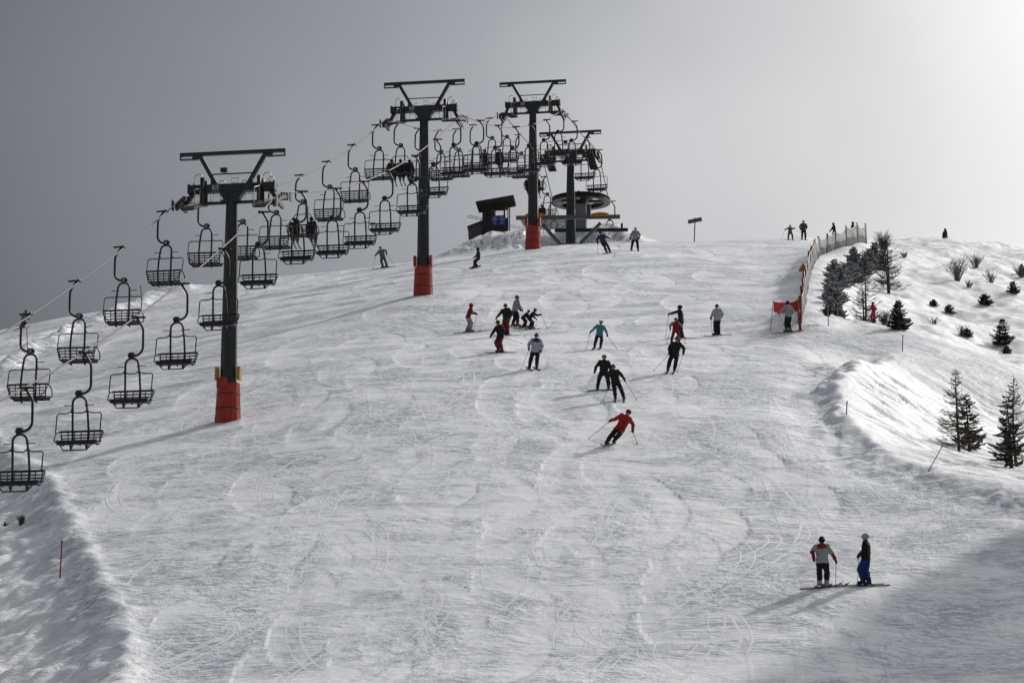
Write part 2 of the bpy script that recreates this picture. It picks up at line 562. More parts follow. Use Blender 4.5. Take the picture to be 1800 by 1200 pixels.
# relief of each zone
n_a = fbm(GX, GY, 7.0, 3, 31)
n_b = fbm(GX, GY, 2.4, 4, 41)
Z += piste*(0.06*n_a+0.022*n_b)*sstep(70, 90, GY)
rip_x, rip_y = GX*0.80+GY*0.60, -GX*0.60+GY*0.80
Z += offL*(0.42*fbm(rip_x*0.40, rip_y, 1.3, 4, 51, 0.6)+0.14*n_b)
Z += offT*(0.5*fbm(rip_x*0.5, rip_y, 2.4, 4, 53)+0.1*n_b)
# streaks that run down the sunny bank
bdx, bdy = 0.62, -0.78
sx_, sy_ = GX*bdx+GY*bdy, -GX*bdy+GY*bdx
streak = fbm(sx_*0.16, sy_, 1.5, 4, 61)
streak2 = fbm(sx_*0.35, sy_*1.1, 0.8, 3, 66)
Z += bank*(0.34*streak*sstep(-0.12, 0.5, streak+0.25)+0.10*streak2)*sstep(0.3, 3, dBw)
crease = np.exp(-(streak/0.05)**2)*sstep(-0.05, 0.25, fbm(GX, GY, 3.5, 2, 63))
foot = np.exp(-(streak2/0.07)**2)*sstep(0.05, 0.3, fbm(GX, GY, 2.2, 2, 64))
Z += mB*0.16*fbm(GX, GY, 0.7, 3, 68)*np.exp(-((dBw+0.3)/1.1)**2)
Z -= bank*(0.16*crease+0.07*foot)*sstep(0.2, 1.5, dBw)
Z += hillR*(0.55*fbm(GX, GY*0.8, 5.5, 4, 71)+0.16*fbm(rip_x*0.5, rip_y, 1.3, 3, 73))

# tracks of skiers and boarders: grooves with thrown-up edges, and scraped swaths
skid = np.zeros_like(Z)
cut = np.zeros_like(Z)
rnd = random.Random(11)
ix_of = lambda x: np.interp(x, gx, np.arange(NX))
iy_of = lambda y: np.interp(y, gy, np.arange(NY))
def stamp(px, py, depth, rad, arr, mode='groove'):
    px, py = np.asarray(px), np.asarray(py)
    fx, fy = ix_of(px), iy_of(py)
    kx = int(math.ceil(rad*2.2/0.16))
    ky = int(math.ceil(rad*2.2/0.15))
    bi, bj = np.round(fx).astype(int), np.round(fy).astype(int)
    for di in range(-kx, kx+1):
        for dj in range(-ky, ky+1):
            i, j = np.clip(bi+di, 0, NX-1), np.clip(bj+dj, 0, NY-1)
            d = np.hypot(gx[i]-px, gy[j]-py)/rad
            if mode == 'groove':
                val = depth*np.where(d < 1.0, -(1-d*d), 0.55*np.exp(-((d-1.45)/0.42)**2))
                cur = arr[j, i]
                np.minimum.at(arr, (j[val < 0], i[val < 0]), val[val < 0])
                q = (val > 0) & (cur > -0.3*depth)
                np.maximum.at(arr, (j[q], i[q]), val[q])
            elif mode == 'ridge':
                np.maximum.at(arr, (j, i), -depth*np.exp(-d*d))
            else:
                val = depth*np.clip((1.5-d)*1.6, 0, 1)
                np.maximum.at(arr, (j, i), val)
def run_path(x0, y0, length, amp, wl, ph, drift):
    s = np.arange(0, length, 0.09)
    y = y0-s
    x = x0+amp*np.sin(2*np.pi*s/wl+ph)+drift*s
    return x, y
def lateral(x, y, off_):
    dx, dy = np.gradient(x), np.gradient(y)
    l = np.hypot(dx, dy)+1e-9
    return x-dy/l*off_, y+dx/l*off_
for k in range(420):
    y0 = rnd.uniform(100, 268) if k % 5 else rnd.uniform(95, 160)
    half = 0.105*y0
    x0 = rnd.uniform(-half*0.95-2, half*0.85)
    kind = rnd.random()
    dep = rnd.uniform(0.006, 0.015)
    if kind < 0.20:                           # carved pair of lines, a long easy turn
        x, y = run_path(x0, y0, rnd.uniform(8, 30), rnd.uniform(1.5, 4.5), rnd.uniform(16, 30), rnd.uniform(0, 6.28), rnd.uniform(-0.35, 0.35))
        g = rnd.uniform(0.45, 0.7)
        for o_ in (-g/2, g/2):
            xx, yy_ = lateral(x, y, o_)
            stamp(xx, yy_, dep*0.8, 0.19, cut)
    elif kind < 0.28:                         # a traverse
        s_t = np.arange(0, rnd.uniform(6, 22), 0.09)
        sl_ = rnd.choice((-1, 1))*rnd.uniform(1.0, 3.0)
        x, y = x0+s_t*sl_/math.hypot(1, sl_), y0-s_t/math.hypot(1, sl_)
        stamp(x, y, dep, 0.2, cut)
    else:                                     # skidded turn: a scraped swath, a ridge of crumbs on its lower side
        R_ = rnd.uniform(2.5, 9.0)
        sg_ = rnd.choice((-1, 1))
        a0_, a1_ = rnd.uniform(-1.3, -0.4), rnd.uniform(0.3, 1.2)
        aa = np.arange(a0_, a1_, 0.09/R_)
        x = x0+sg_*R_*np.cos(aa)*0.75; y = y0-R_*np.sin(aa)*1.25
        wv = rnd.uniform(0.3, 0.85)
        tt = np.linspace(0, 1, len(aa))
        env = np.sin(np.pi*np.clip(tt, 0.02, 0.98))**0.7
        stg = rnd.uniform(0.45, 1.0)
        for q_ in range(7):                   # crisp on the outside of the turn, fading inwards
            xx, yy_ = lateral(x, y, -sg_*(wv*2.2*q_/6.0)*env)
            stamp(xx, yy_, stg*(1-q_/7.0)*env, 0.24, skid, 'fill')
        xx, yy_ = lateral(x, y, sg_*wv*1.05)
        q = (tt > 0.15) & (tt < 0.9)
        stamp(xx[q], yy_[q], -dep*0.6, 0.2, cut, 'ridge') if k % 4 == 0 else None
cut *= piste*sstep(90, 93, GY)
skid = np.clip(skid*(1+1.1*fbm(GX*0.6, GY, 1.0, 3, 87)), 0, 1)*piste
Z += cut-0.006*skid
# grain left by the edges: many small scratches and crumbs
scr = fbm(GX*0.8+1.2*n_a, GY, 0.62, 3, 81, 0.6)
Z += piste*(1-0.75*skid)*(0.014*scr)*sstep(85, 92, GY)*sstep(300, 240, GY)

def ground(x, y):
    fx, fy = float(np.interp(x, gx, np.arange(NX))), float(np.interp(y, gy, np.arange(NY)))
    i, j = min(int(fx), NX-2), min(int(fy), NY-2)
    a, b = fx-i, fy-j
    return float((Z[j, i]*(1-a)+Z[j, i+1]*a)*(1-b)+(Z[j+1, i]*(1-a)+Z[j+1, i+1]*a)*b)
def gnormal(x, y, h=0.8):
    return Vector((ground(x-h, y)-ground(x+h, y), ground(x, y-h)-ground(x, y+h), 2*h)).normalized()
def hit(u, v, dmin=88.0, dmax=330.0):
    """where the line of sight through a photo pixel meets the snow"""
    D = dmin
    while D < dmax:
        p = W(u, v, D)
        if ground(p.x, p.y) >= p.z:
            lo, hi = D-0.5, D
            for _ in range(18):
                mid = (lo+hi)/2
                p = W(u, v, mid)
                if ground(p.x, p.y) >= p.z: hi = mid
                else: lo = mid
            p = W(u, v, hi)
            return Vector((p.x, p.y, ground(p.x, p.y))), hi
        D += 0.5
    p = W(u, v, dmax)
    return Vector((p.x, p.y, ground(p.x, p.y))), dmax
def at(u, D, v0=500):
    """ground under a photo column at a distance"""
    v = v0
    for _ in range(6):
        p = W(u, v, D)
        z = ground(p.x, p.y)
        # project back
        yc = -p.y*ST+z*CT
        v = 600-yc/D*F
    return Vector((p.x, p.y, z))

def snow_mat():
    m, n, l, b = new_mat('piste_snow')
    b.inputs['Roughness'].default_value = 0.58
    b.inputs['Specular IOR Level'].default_value = 0.42
    tc = n.new('ShaderNodeTexCoord')
    at_s = n.new('ShaderNodeAttribute'); at_s.attribute_name = 'scraped'
    at_o = n.new('ShaderNodeAttribute'); at_o.attribute_name = 'loose'
    def noise(scale, detail, rough=0.55, vec=None):
        k = n.new('ShaderNodeTexNoise')
        k.inputs['Scale'].default_value = scale
        k.inputs['Detail'].default_value = detail
        k.inputs['Roughness'].default_value = rough
        l.new(vec or tc.outputs['Object'], k.inputs['Vector'])
        return k
    def math_(op, a, c=None, d=None):
        k = n.new('ShaderNodeMath'); k.operation = op
        for i, q in enumerate((a, c, d)):
            if q is None: continue
            if isinstance(q, (int, float)): k.inputs[i].default_value = q
            else: l.new(q, k.inputs[i])
        return k.outputs[0]
    def mapping(sx, sy, sz, src=None):
        k = n.new('ShaderNodeMapping')
        k.inputs['Scale'].default_value = (sx, sy, sz)
        l.new(src or tc.outputs['Object'], k.inputs['Vector'])
        return k.outputs[0]
    def remap(src, a, c, d=0.0, e=1.0):
        k = n.new('ShaderNodeMapRange')
        k.inputs['From Min'].default_value = a; k.inputs['From Max'].default_value = c
        k.inputs['To Min'].default_value = d; k.inputs['To Max'].default_value = e
        l.new(src, k.inputs['Value'])
        return k.outputs[0]
    # wandering coordinates, so that scratches curve
    wn_ = noise(0.09, 2, 0.5)
    va = n.new('ShaderNodeVectorMath'); va.operation = 'MULTIPLY_ADD'
    va.inputs[1].default_value = (7, 7, 0); 
    l.new(wn_.outputs['Color'], va.inputs[0]); l.new(tc.outputs['Object'], va.inputs[2])
    warped = va.outputs[0]
    # scraped firm snow against loose crumbs
    patch = noise(0.30, 6, 0.66, mapping(0.7, 1.0, 1.0, warped))
    rough = remap(patch.outputs['Fac'], 0.40, 0.56)
    keep = math_('SUBTRACT', 1.0, math_('MULTIPLY', at_s.outputs['Fac'], 0.72))
    onp = math_('SUBTRACT', 1.0, math_('MULTIPLY', at_o.outputs['Fac'], 0.45))
    amt = math_('MULTIPLY', math_('MULTIPLY', math_('ADD', math_('MULTIPLY', rough, 0.70), 0.30), keep), onp)
    fine = noise(2.4, 5, 0.65)
    streak = noise(5.5, 4, 0.68, mapping(0.40, 1.0, 1.0, warped))
    grain = noise(17.0, 2, 0.6)
    h = math_('ADD', math_('MULTIPLY', fine.outputs['Fac'], 0.075), math_('MULTIPLY', streak.outputs['Fac'], 0.095))
    h = math_('ADD', h, math_('MULTIPLY', grain.outputs['Fac'], 0.018))
    h = math_('MULTIPLY', h, amt)
    # thin lines cut by edges
    def lines(sx, sy, dist, seed):
        w_ = n.new('ShaderNodeTexWave')
        w_.wave_type = 'BANDS'; w_.bands_direction = 'X'
        w_.inputs['Scale'].default_value = 1.0
        w_.inputs['Distortion'].default_value = dist
        w_.inputs['Detail'].default_value = 1.0
        w_.inputs['Detail Scale'].default_value = 0.8
        w_.inputs['Phase Offset'].default_value = seed
        l.new(mapping(sx, sy, 0.0), w_.inputs['Vector'])
        msk = noise(0.13, 2, 0.5, mapping(1.0+seed*.03, 1.0, 1.0))
        return math_('MULTIPLY', remap(w_.outputs['Fac'], 0.988, 0.998), remap(msk.outputs['Fac'], 0.52, 0.60))
    ln = math_('MAXIMUM', math_('MAXIMUM', lines(0.085, 0.045, 5.0, 1.0), lines(0.05, 0.09, 6.0, 7.0)), lines(0.11, 0.03, 9.0, 13.0))
    h = math_('ADD', h, math_('MULTIPLY', math_('MULTIPLY', ln, onp), 0.006))
    bp = n.new('ShaderNodeBump')
    bp.inputs['Strength'].default_value = 1.0
    bp.inputs['Distance'].default_value = 1.0
    l.new(h, bp.inputs['Height'])
    l.new(bp.outputs[0], b.inputs['Normal'])
    # colour: clean packed powder; icy scratches, and rough crumbs greyed with painted-in micro-shadow
    tone = noise(1.1, 5, 0.65, warped)
    mx = n.new('ShaderNodeMix'); mx.data_type = 'RGBA'
    mx.inputs['A'].default_value = (0.36, 0.39, 0.45, 1)
    mx.inputs['B'].default_value = (0.86, 0.87, 0.885, 1)
    unshaded = math_('SUBTRACT', 1.0, math_('MULTIPLY', amt, math_('MULTIPLY', remap(tone.outputs['Fac'], 0.28, 0.60, 0.45, 1.0), remap(streak.outputs['Fac'], 0.36, 0.60, 0.15, 1.15))))
    l.new(math_('MAXIMUM', math_('MAXIMUM', unshaded, math_('MULTIPLY', ln, 0.3)), at_o.outputs['Fac']), mx.inputs['Factor'])
    l.new(mx.outputs['Result'], b.inputs['Base Color'])
    return m
M['snow'] = snow_mat()

me = bpy.data.meshes.new('snow_slope')
nv = NX*NY
co = np.empty((nv, 3), dtype=np.float32)
co[:, 0], co[:, 1], co[:, 2] = GX.ravel(), GY.ravel(), Z.ravel()
idx = np.arange(nv, dtype=np.int32).reshape(NY, NX)
quads = np.stack([idx[:-1, :-1], idx[:-1, 1:], idx[1:, 1:], idx[1:, :-1]], -1).reshape(-1, 4)
nf = len(quads)
me.vertices.add(nv); me.vertices.foreach_set('co', co.ravel())
me.loops.add(nf*4); me.loops.foreach_set('vertex_index', quads.ravel())
me.polygons.add(nf)
me.polygons.foreach_set('loop_start', np.arange(0, nf*4, 4, dtype=np.int32))
me.polygons.foreach_set('use_smooth', np.ones(nf, dtype=bool))
me.update(calc_edges=True)
for nm, arr in (('scraped', np.clip(skid, 0, 1)), ('loose', off)):
    a_ = me.attributes.new(nm, 'FLOAT', 'POINT')
    a_.data.foreach_set('value', arr.ravel().astype(np.float32))
me.materials.append(M['snow'])
slope = bpy.data.objects.new('snow_slope', me)
COL.objects.link(slope)
tag(slope, 'groomed snow slope of the ski run rising to the crest', kind='structure')

# thin ridges of snow thrown up by ski edges: draped on the slope, too many to count
def ground_np(x, y):
    fx, fy = np.interp(x, gx, np.arange(NX)), np.interp(y, gy, np.arange(NY))
    i, j = np.minimum(fx.astype(int), NX-2), np.minimum(fy.astype(int), NY-2)
    a, b = fx-i, fy-j
    return (Z[j, i]*(1-a)+Z[j, i+1]*a)*(1-b)+(Z[j+1, i]*(1-a)+Z[j+1, i+1]*a)*b
tv, tf = [], []
def ridge(x, y, w, h):
    if len(x) < 6: return
    dx, dy = np.gradient(x), np.gradient(y)
    l_ = np.hypot(dx, dy)+1e-9
    nx_, ny_ = -dy/l_, dx/l_
    t = np.linspace(0, 1, len(x))
    env = np.clip(np.minimum(t, 1-t)*5, 0, 1)*(0.55+1.6*fbm(x, y, 2.2, 3, 12))
    env = np.clip(env, -0.4, 1.6)
    b0 = len(tv)
    L = (x+nx_*w/2, y+ny_*w/2); R = (x-nx_*w/2, y-ny_*w/2)
    zl, zr = ground_np(*L)-0.006, ground_np(*R)-0.006
    zc = np.maximum(ground_np(x, y), (zl+zr)/2)+h*env
    for q in range(len(x)):
        tv.append((L[0][q], L[1][q], zl[q])); tv.append((x[q], y[q], zc[q])); tv.append((R[0][q], R[1][q], zr[q]))
    for q in range(len(x)-1):
        o_ = b0+q*3
        tf.append((o_, o_+1, o_+4, o_+3)); tf.append((o_+1, o_+2, o_+5, o_+4))
rt_ = random.Random(23)
for k in range(165):
    y0 = rt_.uniform(102, 150) if k < 58 else rt_.uniform(110, 262)
    half = 0.105*y0
    x0 = rt_.uniform(-half*0.92, half*0.82)
    kind = rt_.random()
    if kind < 0.42:
        s_t = np.arange(0, rt_.uniform(10, 34), 0.22)
        wl_ = rt_.uniform(15, 30)
        y = y0-s_t
        x = x0+rt_.uniform(1.5, 4.5)*np.sin(2*np.pi*s_t/wl_+rt_.uniform(0, 6.28))+rt_.uniform(-.3, .3)*s_t
    elif kind < 0.82:
        R_ = rt_.uniform(3.0, 10.0); sg_ = rt_.choice((-1, 1))
        aa = np.arange(rt_.uniform(-1.6, -.5), rt_.uniform(.3, 1.4), 0.2/R_)
        x = x0+sg_*R_*np.cos(aa)*0.9; y = y0-R_*np.sin(aa)*1.5
    else:
        s_t = np.arange(0, rt_.uniform(6, 20), 0.22)
        sl_ = rt_.choice((-1, 1))*rt_.uniform(.8, 3.0)
        x = x0+s_t*sl_/math.hypot(1, sl_)+0.4*np.sin(s_t*.25); y = y0-s_t/math.hypot(1, sl_)
    m_ = (y > 94) & (y < 275)
    oz = off[np.clip(np.round(iy_of(y)).astype(int), 0, NY-1), np.clip(np.round(ix_of(x)).astype(int), 0, NX-1)]
    m_ &= oz < .3
    if m_.sum() < 12: continue
    i0 = np.argmax(m_); i1 = i0
    while i1 < len(m_) and m_[i1]: i1 += 1
    x, y = x[i0:i1], y[i0:i1]
    if len(x) < 12: continue
    w_, h_ = rt_.uniform(.08, .17), rt_.uniform(.006, .019)
    g_ = rt_.uniform(.32, .6)
    for o_ in ((-g_/2, g_/2) if rt_.random() < .7 else (0,)):
        xx, yy_ = lateral(x, y, o_)
        ridge(xx, yy_, w_, h_)
tm = bpy.data.meshes.new('ski_tracks')
tm.from_pydata(tv, [], tf)
tm.materials.append(paint('fresh_cut_snow', (.74, .75, .77), .6, 0, .06, 3.0))
tm.polygons.foreach_set('use_smooth', [True]*len(tm.polygons))
to_ = bpy.data.objects.new('ski_tracks', tm)
COL.objects.link(to_)
tag(to_, 'thin curving ski tracks cut into the groomed snow', 'ski tracks', kind='stuff')
# ------------------------------------------------------------------ the chairlift
# line of the lift in plan: through the feet of the towers
T_D = [147.0, 195.0, 238.5, 258.0]
def lift_axis(D):
    return Vector((-13.6+0.167*(D-147.0), 0))
def xD(off, D):          # lateral position of a rope at a distance
    return -13.6+off+0.167*(D-147.0)
def P_at(X, v, D):       # point with lateral X seen at photo row v at distance D
    return W(900+X/D*F, v, D)
TOW = [dict(D=147.0, base=737, top=266, rope=341), dict(D=195.0, base=517, top=143, rope=204),
       dict(D=238.5, base=436, top=143, rope=195), dict(D=258.0, base=430, top=231, rope=270)]
def zsolve(x, y, v):
    k = (600-v)/F
    return y*(k*CT+ST)/(CT-k*ST)
for t in TOW:
    X = xD(0, t['D'])
    t['foot'] = P_at(X, t['base'], t['D'])
    t['foot'].z = ground(t['foot'].x, t['foot'].y)
p0, p3 = TOW[0]['foot'], TOW[3]['foot']
LD = Vector((p3.x-p0.x, p3.y-p0.y, 0)).normalized()       # uphill along the line
LR = Vector((LD.y, -LD.x, 0))                             # to the right of it
LANG = math.atan2(LD.y, LD.x)-math.pi/2                   # turn about z that maps +y to the line
for t in TOW:                                             # stand them exactly in line
    q = t['foot']; s = (q-p0).dot(LD)
    t['s'] = s
    t['foot'] = Vector((p0.x+LD.x*s, p0.y+LD.y*s, 0))
    t['foot'].z = ground(t['foot'].x, t['foot'].y)
    t['topz'] = zsolve(t['foot'].x, t['foot'].y, t['top'])
    t['ropez'] = zsolve(t['foot'].x, t['foot'].y, t['rope'])
GAUGE = 2.42
BW = P_at(xD(0, 264.6)+0.15, 353, 264.6)
sBW = (BW-p0).dot(LD)
ropez_BW = BW.z+0.05
SUP = [(-78.0, p0.z-9.5)]+[(t['s'], t['ropez']) for t in TOW]+[(sBW, ropez_BW)]
SAG = [1.55, 1.5, 1.15, 0.25, 0.08]
# the span below the first tower: a parabola through the tower and two grips read off the photograph
def _sz(s, side, v):
    q = p0+LD*s+LR*GAUGE*side
    return s, zsolve(q.x, q.y, v)
(_s1, _z1), (_s2, _z2), _z0 = _sz(-15.8, -1, 495), _sz(-36.4, 1, 680), TOW[0]['ropez']
_q1, _q2 = (_z1-_z0)/_s1, (_z2-_z0)/_s2
_b = (_q1-_q2)/(_s1-_s2)
_a = _q1-_b*_s1
def rope_z(s):
    if s < 0:
        return _z0+_a*s+_b*s*s
    for (a, za), (b, zb), sg in zip(SUP[:-1], SUP[1:], SAG):
        if s <= b or b == SUP[-1][0]:
            t = (s-a)/(b-a)
            return za+(zb-za)*t-4*sg*t*(1-t)
def rope_pt(s, side):
    g = GAUGE
    return Vector((p0.x, p0.y, 0))+LD*s+LR*g*side+Vector((0, 0, rope_z(s)))
def rope_slope(s):
    return math.atan2(rope_z(s+0.5)-rope_z(s-0.5), 1.0)

# the endless rope: up the left side, round the wheel, down the right
rp_ = []
s = -78.0
ss = []
while s < sBW:
    ss.append(s); s += 1.5
for s in ss: rp_.append(rope_pt(s, -1))
for k in range(0, 17):
    a = math.pi*k/16
    c = Vector((p0.x, p0.y, ropez_BW))+LD*sBW
    rp_.append(c-LR*GAUGE*math.cos(a)+LD*GAUGE*math.sin(a))
for s in reversed(ss): rp_.append(rope_pt(s, 1))
tag(MB().tube(rp_, 0.036, 6).build('haul_cable', M['cable'], smooth=True),
    'steel haul cable of the chairlift running over all four towers', 'cable')

# ---- towers
def sheave_train(root, side, h, s, n=6):
    """wheels under the rope, on a rocking beam that follows the rope"""
    x = side*GAUGE
    rz = rope_z(s)-root.location.z
    R = 0.19
    beam = MB()
    sl0, sl1 = rope_slope(s-1.6), rope_slope(s+1.6)
    if s > TOW[-1]['s']-1: n = 4
    pts = []
    for k in range(n):
        t = (k-(n-1)/2)*0.46
        z = (rope_z(s+t)-root.location.z)-R-0.03
        pts.append(Vector((x, t, z)))
    train = beam
    for a, b in zip(pts[:-1], pts[1:]):
        train.bar(a+Vector((side*0.075, 0, -0.03)), b+Vector((side*0.075, 0, -0.03)), 0.03, 0.16)
        train.bar(a-Vector((side*0.075, 0, 0.03)), b-Vector((side*0.075, 0, 0.03)), 0.03, 0.16)
    mid = (pts[0]+pts[-1])/2
    train.bar(mid+Vector((0, -0.5, -0.26)), mid+Vector((0, 0.5, -0.26)), 0.16, 0.18)
    train.bar(mid+Vector((0, 0, -0.25)), Vector((side*1.95, 0, h-2.05)), 0.2, 0.2)
    # catcher plates outside
    train.box(pts[0]+Vector((side*0.16, -0.2, 0.02)), (0.05, 0.32, 0.5))
    train.box(pts[-1]+Vector((side*0.16, 0.2, 0.02)), (0.05, 0.32, 0.42))
    tr = train.build('sheave_assembly', M['steel'], root)
    for p in pts:
        MB().cyl(p-Vector((0.06, 0, 0)), p+Vector((0.06, 0, 0)), R, n=14).build('sheave_wheel', M['rubber'], tr)
    return tr

def make_tower(t, label, pads, plate, camera_box=False):
    h = t['topz']-t['foot'].z
    root = thing('lift_tower', label, 'lift tower', t['foot'], LANG, 'towers of the chairlift')
    s = t['s']
    # tapered mast with eight sides
    mb = MB()
    n = 8
    prof = [(-0.6, 0.45), (0.0, 0.44), (h*0.5, 0.36), (h-2.75, 0.29), (h-2.02, 0.27)]
    vs_, fs_ = [], []
    for z, r in prof:
        for j in range(n):
            a = 2*math.pi*(j+0.5)/n
            vs_.append((r*math.cos(a), r*math.sin(a)*0.85, z))
    for i in range(len(prof)-1):
        for j in range(n):
            j2 = (j+1) % n
            fs_.append((i*n+j, i*n+j2, (i+1)*n+j2, (i+1)*n+j))
    mb.add(vs_, fs_)
    mb.build('mast', M['steel'], root)
    # flared head plates
    hd = MB().prism([(-0.28, h-2.62), (0.28, h-2.62), (0.62, h-2.06), (-0.62, h-2.06)], -0.2, 0.2)
    hd.box((0, 0, h-2.52), (1.0, 0.5, 0.10))
    hd.build('head', M['steel'], root)
    # cross beam
    cb = MB().box((0, 0, h-1.86), (4.3, 0.42, 0.38))
    for x in (-2.152, 2.152):
        cb.box((x, 0, h-1.86), (0.06, 0.52, 0.44))
    for x in (-1.0, -0.45, 0.45, 1.0):
        cb.box((x, -0.225, h-1.86), (0.03, 0.04, 0.36))
    for x in (-2.1, -1.9, 1.9, 2.1):
        cb.cyl((x, -0.15, h-1.68), (x, -0.15, h-1.58), 0.03, n=6)
    cb.build('cross_beam', M['steel'], root)
    if plate:
        pl = MB().box((-0.78, -0.255, h-1.86), (0.34, 0.02, 0.27)).build('number_plate', M['plate'], root)
        mk = MB()
        y = -0.268
        x0, z0 = -0.78, h-1.83
        if plate == '5':
            for c, sz in (((0, .075), (.10, .022)), ((-.04, .04), (.022, .06)), ((0, .012), (.10, .022)), ((.04, -.022), (.022, .06)), ((0, -.055), (.10, .022))):
                mk.box((x0+c[0], y, z0+c[1]), (sz[0], 0.006, sz[1]))
        else:
            mk.box((x0, y, z0+0.02), (.035, 0.006, .12))
        mk.box((x0, y, z0-0.105), (.26, 0.006, .018))
        mk.build('plate_print', M['black'], pl)
    # lifting frame above: two inclined legs, a long top bar with slotted end brackets
    for sd in (-1, 1):
        MB().bar((sd*0.80, 0, h-1.68), (sd*1.66, 0, h-0.16), 0.17, 0.2).build('frame_leg', M['steel'], root)
        gs = MB().prism([(sd*0.66, h-1.67), (sd*1.05, h-1.67), (sd*1.06, h-1.42), (sd*0.92, h-1.42)], -0.13, 0.13)
        gs.build('gusset', M['steel'], root)
    tb = MB().box((0, 0, h-0.08), (5.3, 0.2, 0.17))
    for sd in (-1, 1):
        c0, c1 = sd*1.72, sd*2.65
        tb.box(((c0+sd*2.02)/2, 0, h-0.26), (0.30, 0.196, 0.19))
        tb.box((sd*2.335, 0, h-0.325), (0.63, 0.19, 0.05))
        tb.box((sd*2.62, 0, h-0.23), (0.06, 0.192, 0.14))
        tb.box((sd*2.335, 0.06, h-0.24), (0.63, 0.02, 0.12)) if False else None
    tb.build('top_bar', M['steel'], root)
    hr = MB().cyl((-1.12, 0.02, h-1.12), (1.12, 0.02, h-1.12), 0.035)
    for sd in (-1, 1):
        pass
    hr.build('hand_rail', M['steel'], root)
    ld = MB()
    for x in (-0.06, 0.28):
        ld.cyl((x, 0.1, h-1.68), (x, 0.1, h-1.12), 0.014, n=5)
    for z in (h-1.55, h-1.33):
        ld.cyl((-0.06, 0.1, z), (0.28, 0.1, z), 0.016, n=5)
    ld.build('ladder', M['galv'], root)
    def hoop(x, y, w, hh):
        pts = [Vector((x-w, y, h-1.67))]
        for k in range(9):
            a = math.pi*k/8
            pts.append(Vector((x-w*math.cos(a), y, h-1.67+hh-w+w*math.sin(a))))
        pts.append(Vector((x+w, y, h-1.67)))
        MB().tube(pts, 0.022, 5).build('rail_hoop', M['galv'], root)
    hoop(-1.72, 0.1, 0.2, 0.62); hoop(1.70, 0.15, 0.2, 0.58); hoop(-0.55, 0.14, 0.16, 0.26); hoop(1.95, -0.1, 0.16, 0.28); hoop(0.6, 0.16, 0.15, 0.24)
    # round posts between beam and catwalks
    for sd in (-1, 1):
        for y in (-0.32, 0.34):
            MB().cyl((sd*1.42, y, h-2.62), (sd*1.42, y, h-1.36), 0.11, n=12).build('post', M['steel'], root, smooth=True)
    # lower bar and catwalks that follow the rope
    MB().box((0, 0.0, h-2.58), (3.0, 0.14, 0.14)).build('lower_bar', M['steel'], root)
    for sd in (-1, 1):
        a = rope_slope(s)*0.9
        rt = Matrix.Rotation(a, 3, 'X')
        cw = MB()
        cw.box((sd*1.78, 0, h-2.66), (0.62, 3.4, 0.05), rt)
        for e in (-1, 1):
            cw.box(Vector((sd*1.78+e*0.33, 0, h-2.62)), (0.03, 3.4, 0.15), rt)
        for k in range(9):
            cw.box(Vector((sd*1.78, 0, h-2.73))+rt @ Vector((0, -1.6+k*0.4, 0)), (0.6, 0.05, 0.06), rt)
        cw.build('catwalk', M['steel'], root)
        rl = MB()
        for k in range(4):
            q = Vector((sd*1.48, 0, h-2.6))+rt @ Vector((0, -1.5+k*1.0, 0))
            rl.cyl(q, q+Vector((0, 0, 0.86)), 0.02, n=5)
        q0, q1 = Vector((sd*1.48, 0, h-1.75))+rt @ Vector((0, -1.5, 0)), Vector((sd*1.48, 0, h-1.75))+rt @ Vector((0, 1.5, 0))
        rl.cyl(q0, q1, 0.02, n=5)
        rl.build('catwalk_rail', M['galv'], root)
        # thin hangers between beam and lower bar
        hg = MB()
        for x in (0.62, 0.98):
            hg.cyl((sd*x, 0.12, h-2.55), (sd*x, 0.12, h-2.0), 0.017, n=5)
        hg.cyl((sd*0.62, 0.12, h-2.14), (sd*0.98, 0.12, h-2.14), 0.015, n=5)
        hg.build('hanger_bars', M['galv'], root)
        sheave_train(root, sd, h, s)
    if camera_box:
        MB().box((-0.42, 0, h-0.93), (0.34, 0.24, 0.2)).cyl((-0.42, 0, h-1.1), (-0.42, 0, h-1.03), 0.03).build('camera_box', M['black'], root)
    if pads == 'full':
        pd = MB()
        n = 12
        ring = []
        for z, r in ((-0.35, 0.66), (0.05, 0.64), (0.9, 0.58), (1.78, 0.54), (1.84, 0.42)):
            ring.append([(r*math.cos(2*math.pi*j/n)*(1.0+0.05*math.sin(j*2.1+z)), r*0.86*math.sin(2*math.pi*j/n), z+0.05*math.sin(j*1.7)) for j in range(n)])
        vs_ = [p for q in ring for p in q]
        fs_ = [(i*n+j, i*n+(j+1) % n, (i+1)*n+(j+1) % n, (i+1)*n+j) for i in range(4) for j in range(n)]
        pd.add(vs_, fs_)
        pd.build('crash_pad', M['red_pad'], root, smooth=False)
        for z in (0.55, 1.25):
            MB().tube([((0.64-0.055*z)*math.cos(2*math.pi*j/16), 0.86*(0.64-0.055*z)*math.sin(2*math.pi*j/16), z) for j in range(16)], 0.02, 4, closed=True).build('pad_strap', M['black'], root)
        if s < 1:
            for sd in (-1, 1):
                MB().box((sd*0.54, -0.08, 2.25), (0.15, 0.4, 0.62)).build('side_pad', M['yellow_pad'], root)
            MB().box((-0.18, -0.49, 1.75), (0.52, 0.14, 0.5)).build('pad_flap', M['red_pad'], root)
        else:
            for sd in (-1, 1):
                MB().box((sd*0.52, -0.02, 2.18), (0.16, 0.5, 0.66)).build('side_pad', M['red_pad'], root)
    else:
        MB().box((0, 0, 0.02), (1.3, 1.2, 0.14)).build('foot_plate', M['greysteel'], root)
    return root

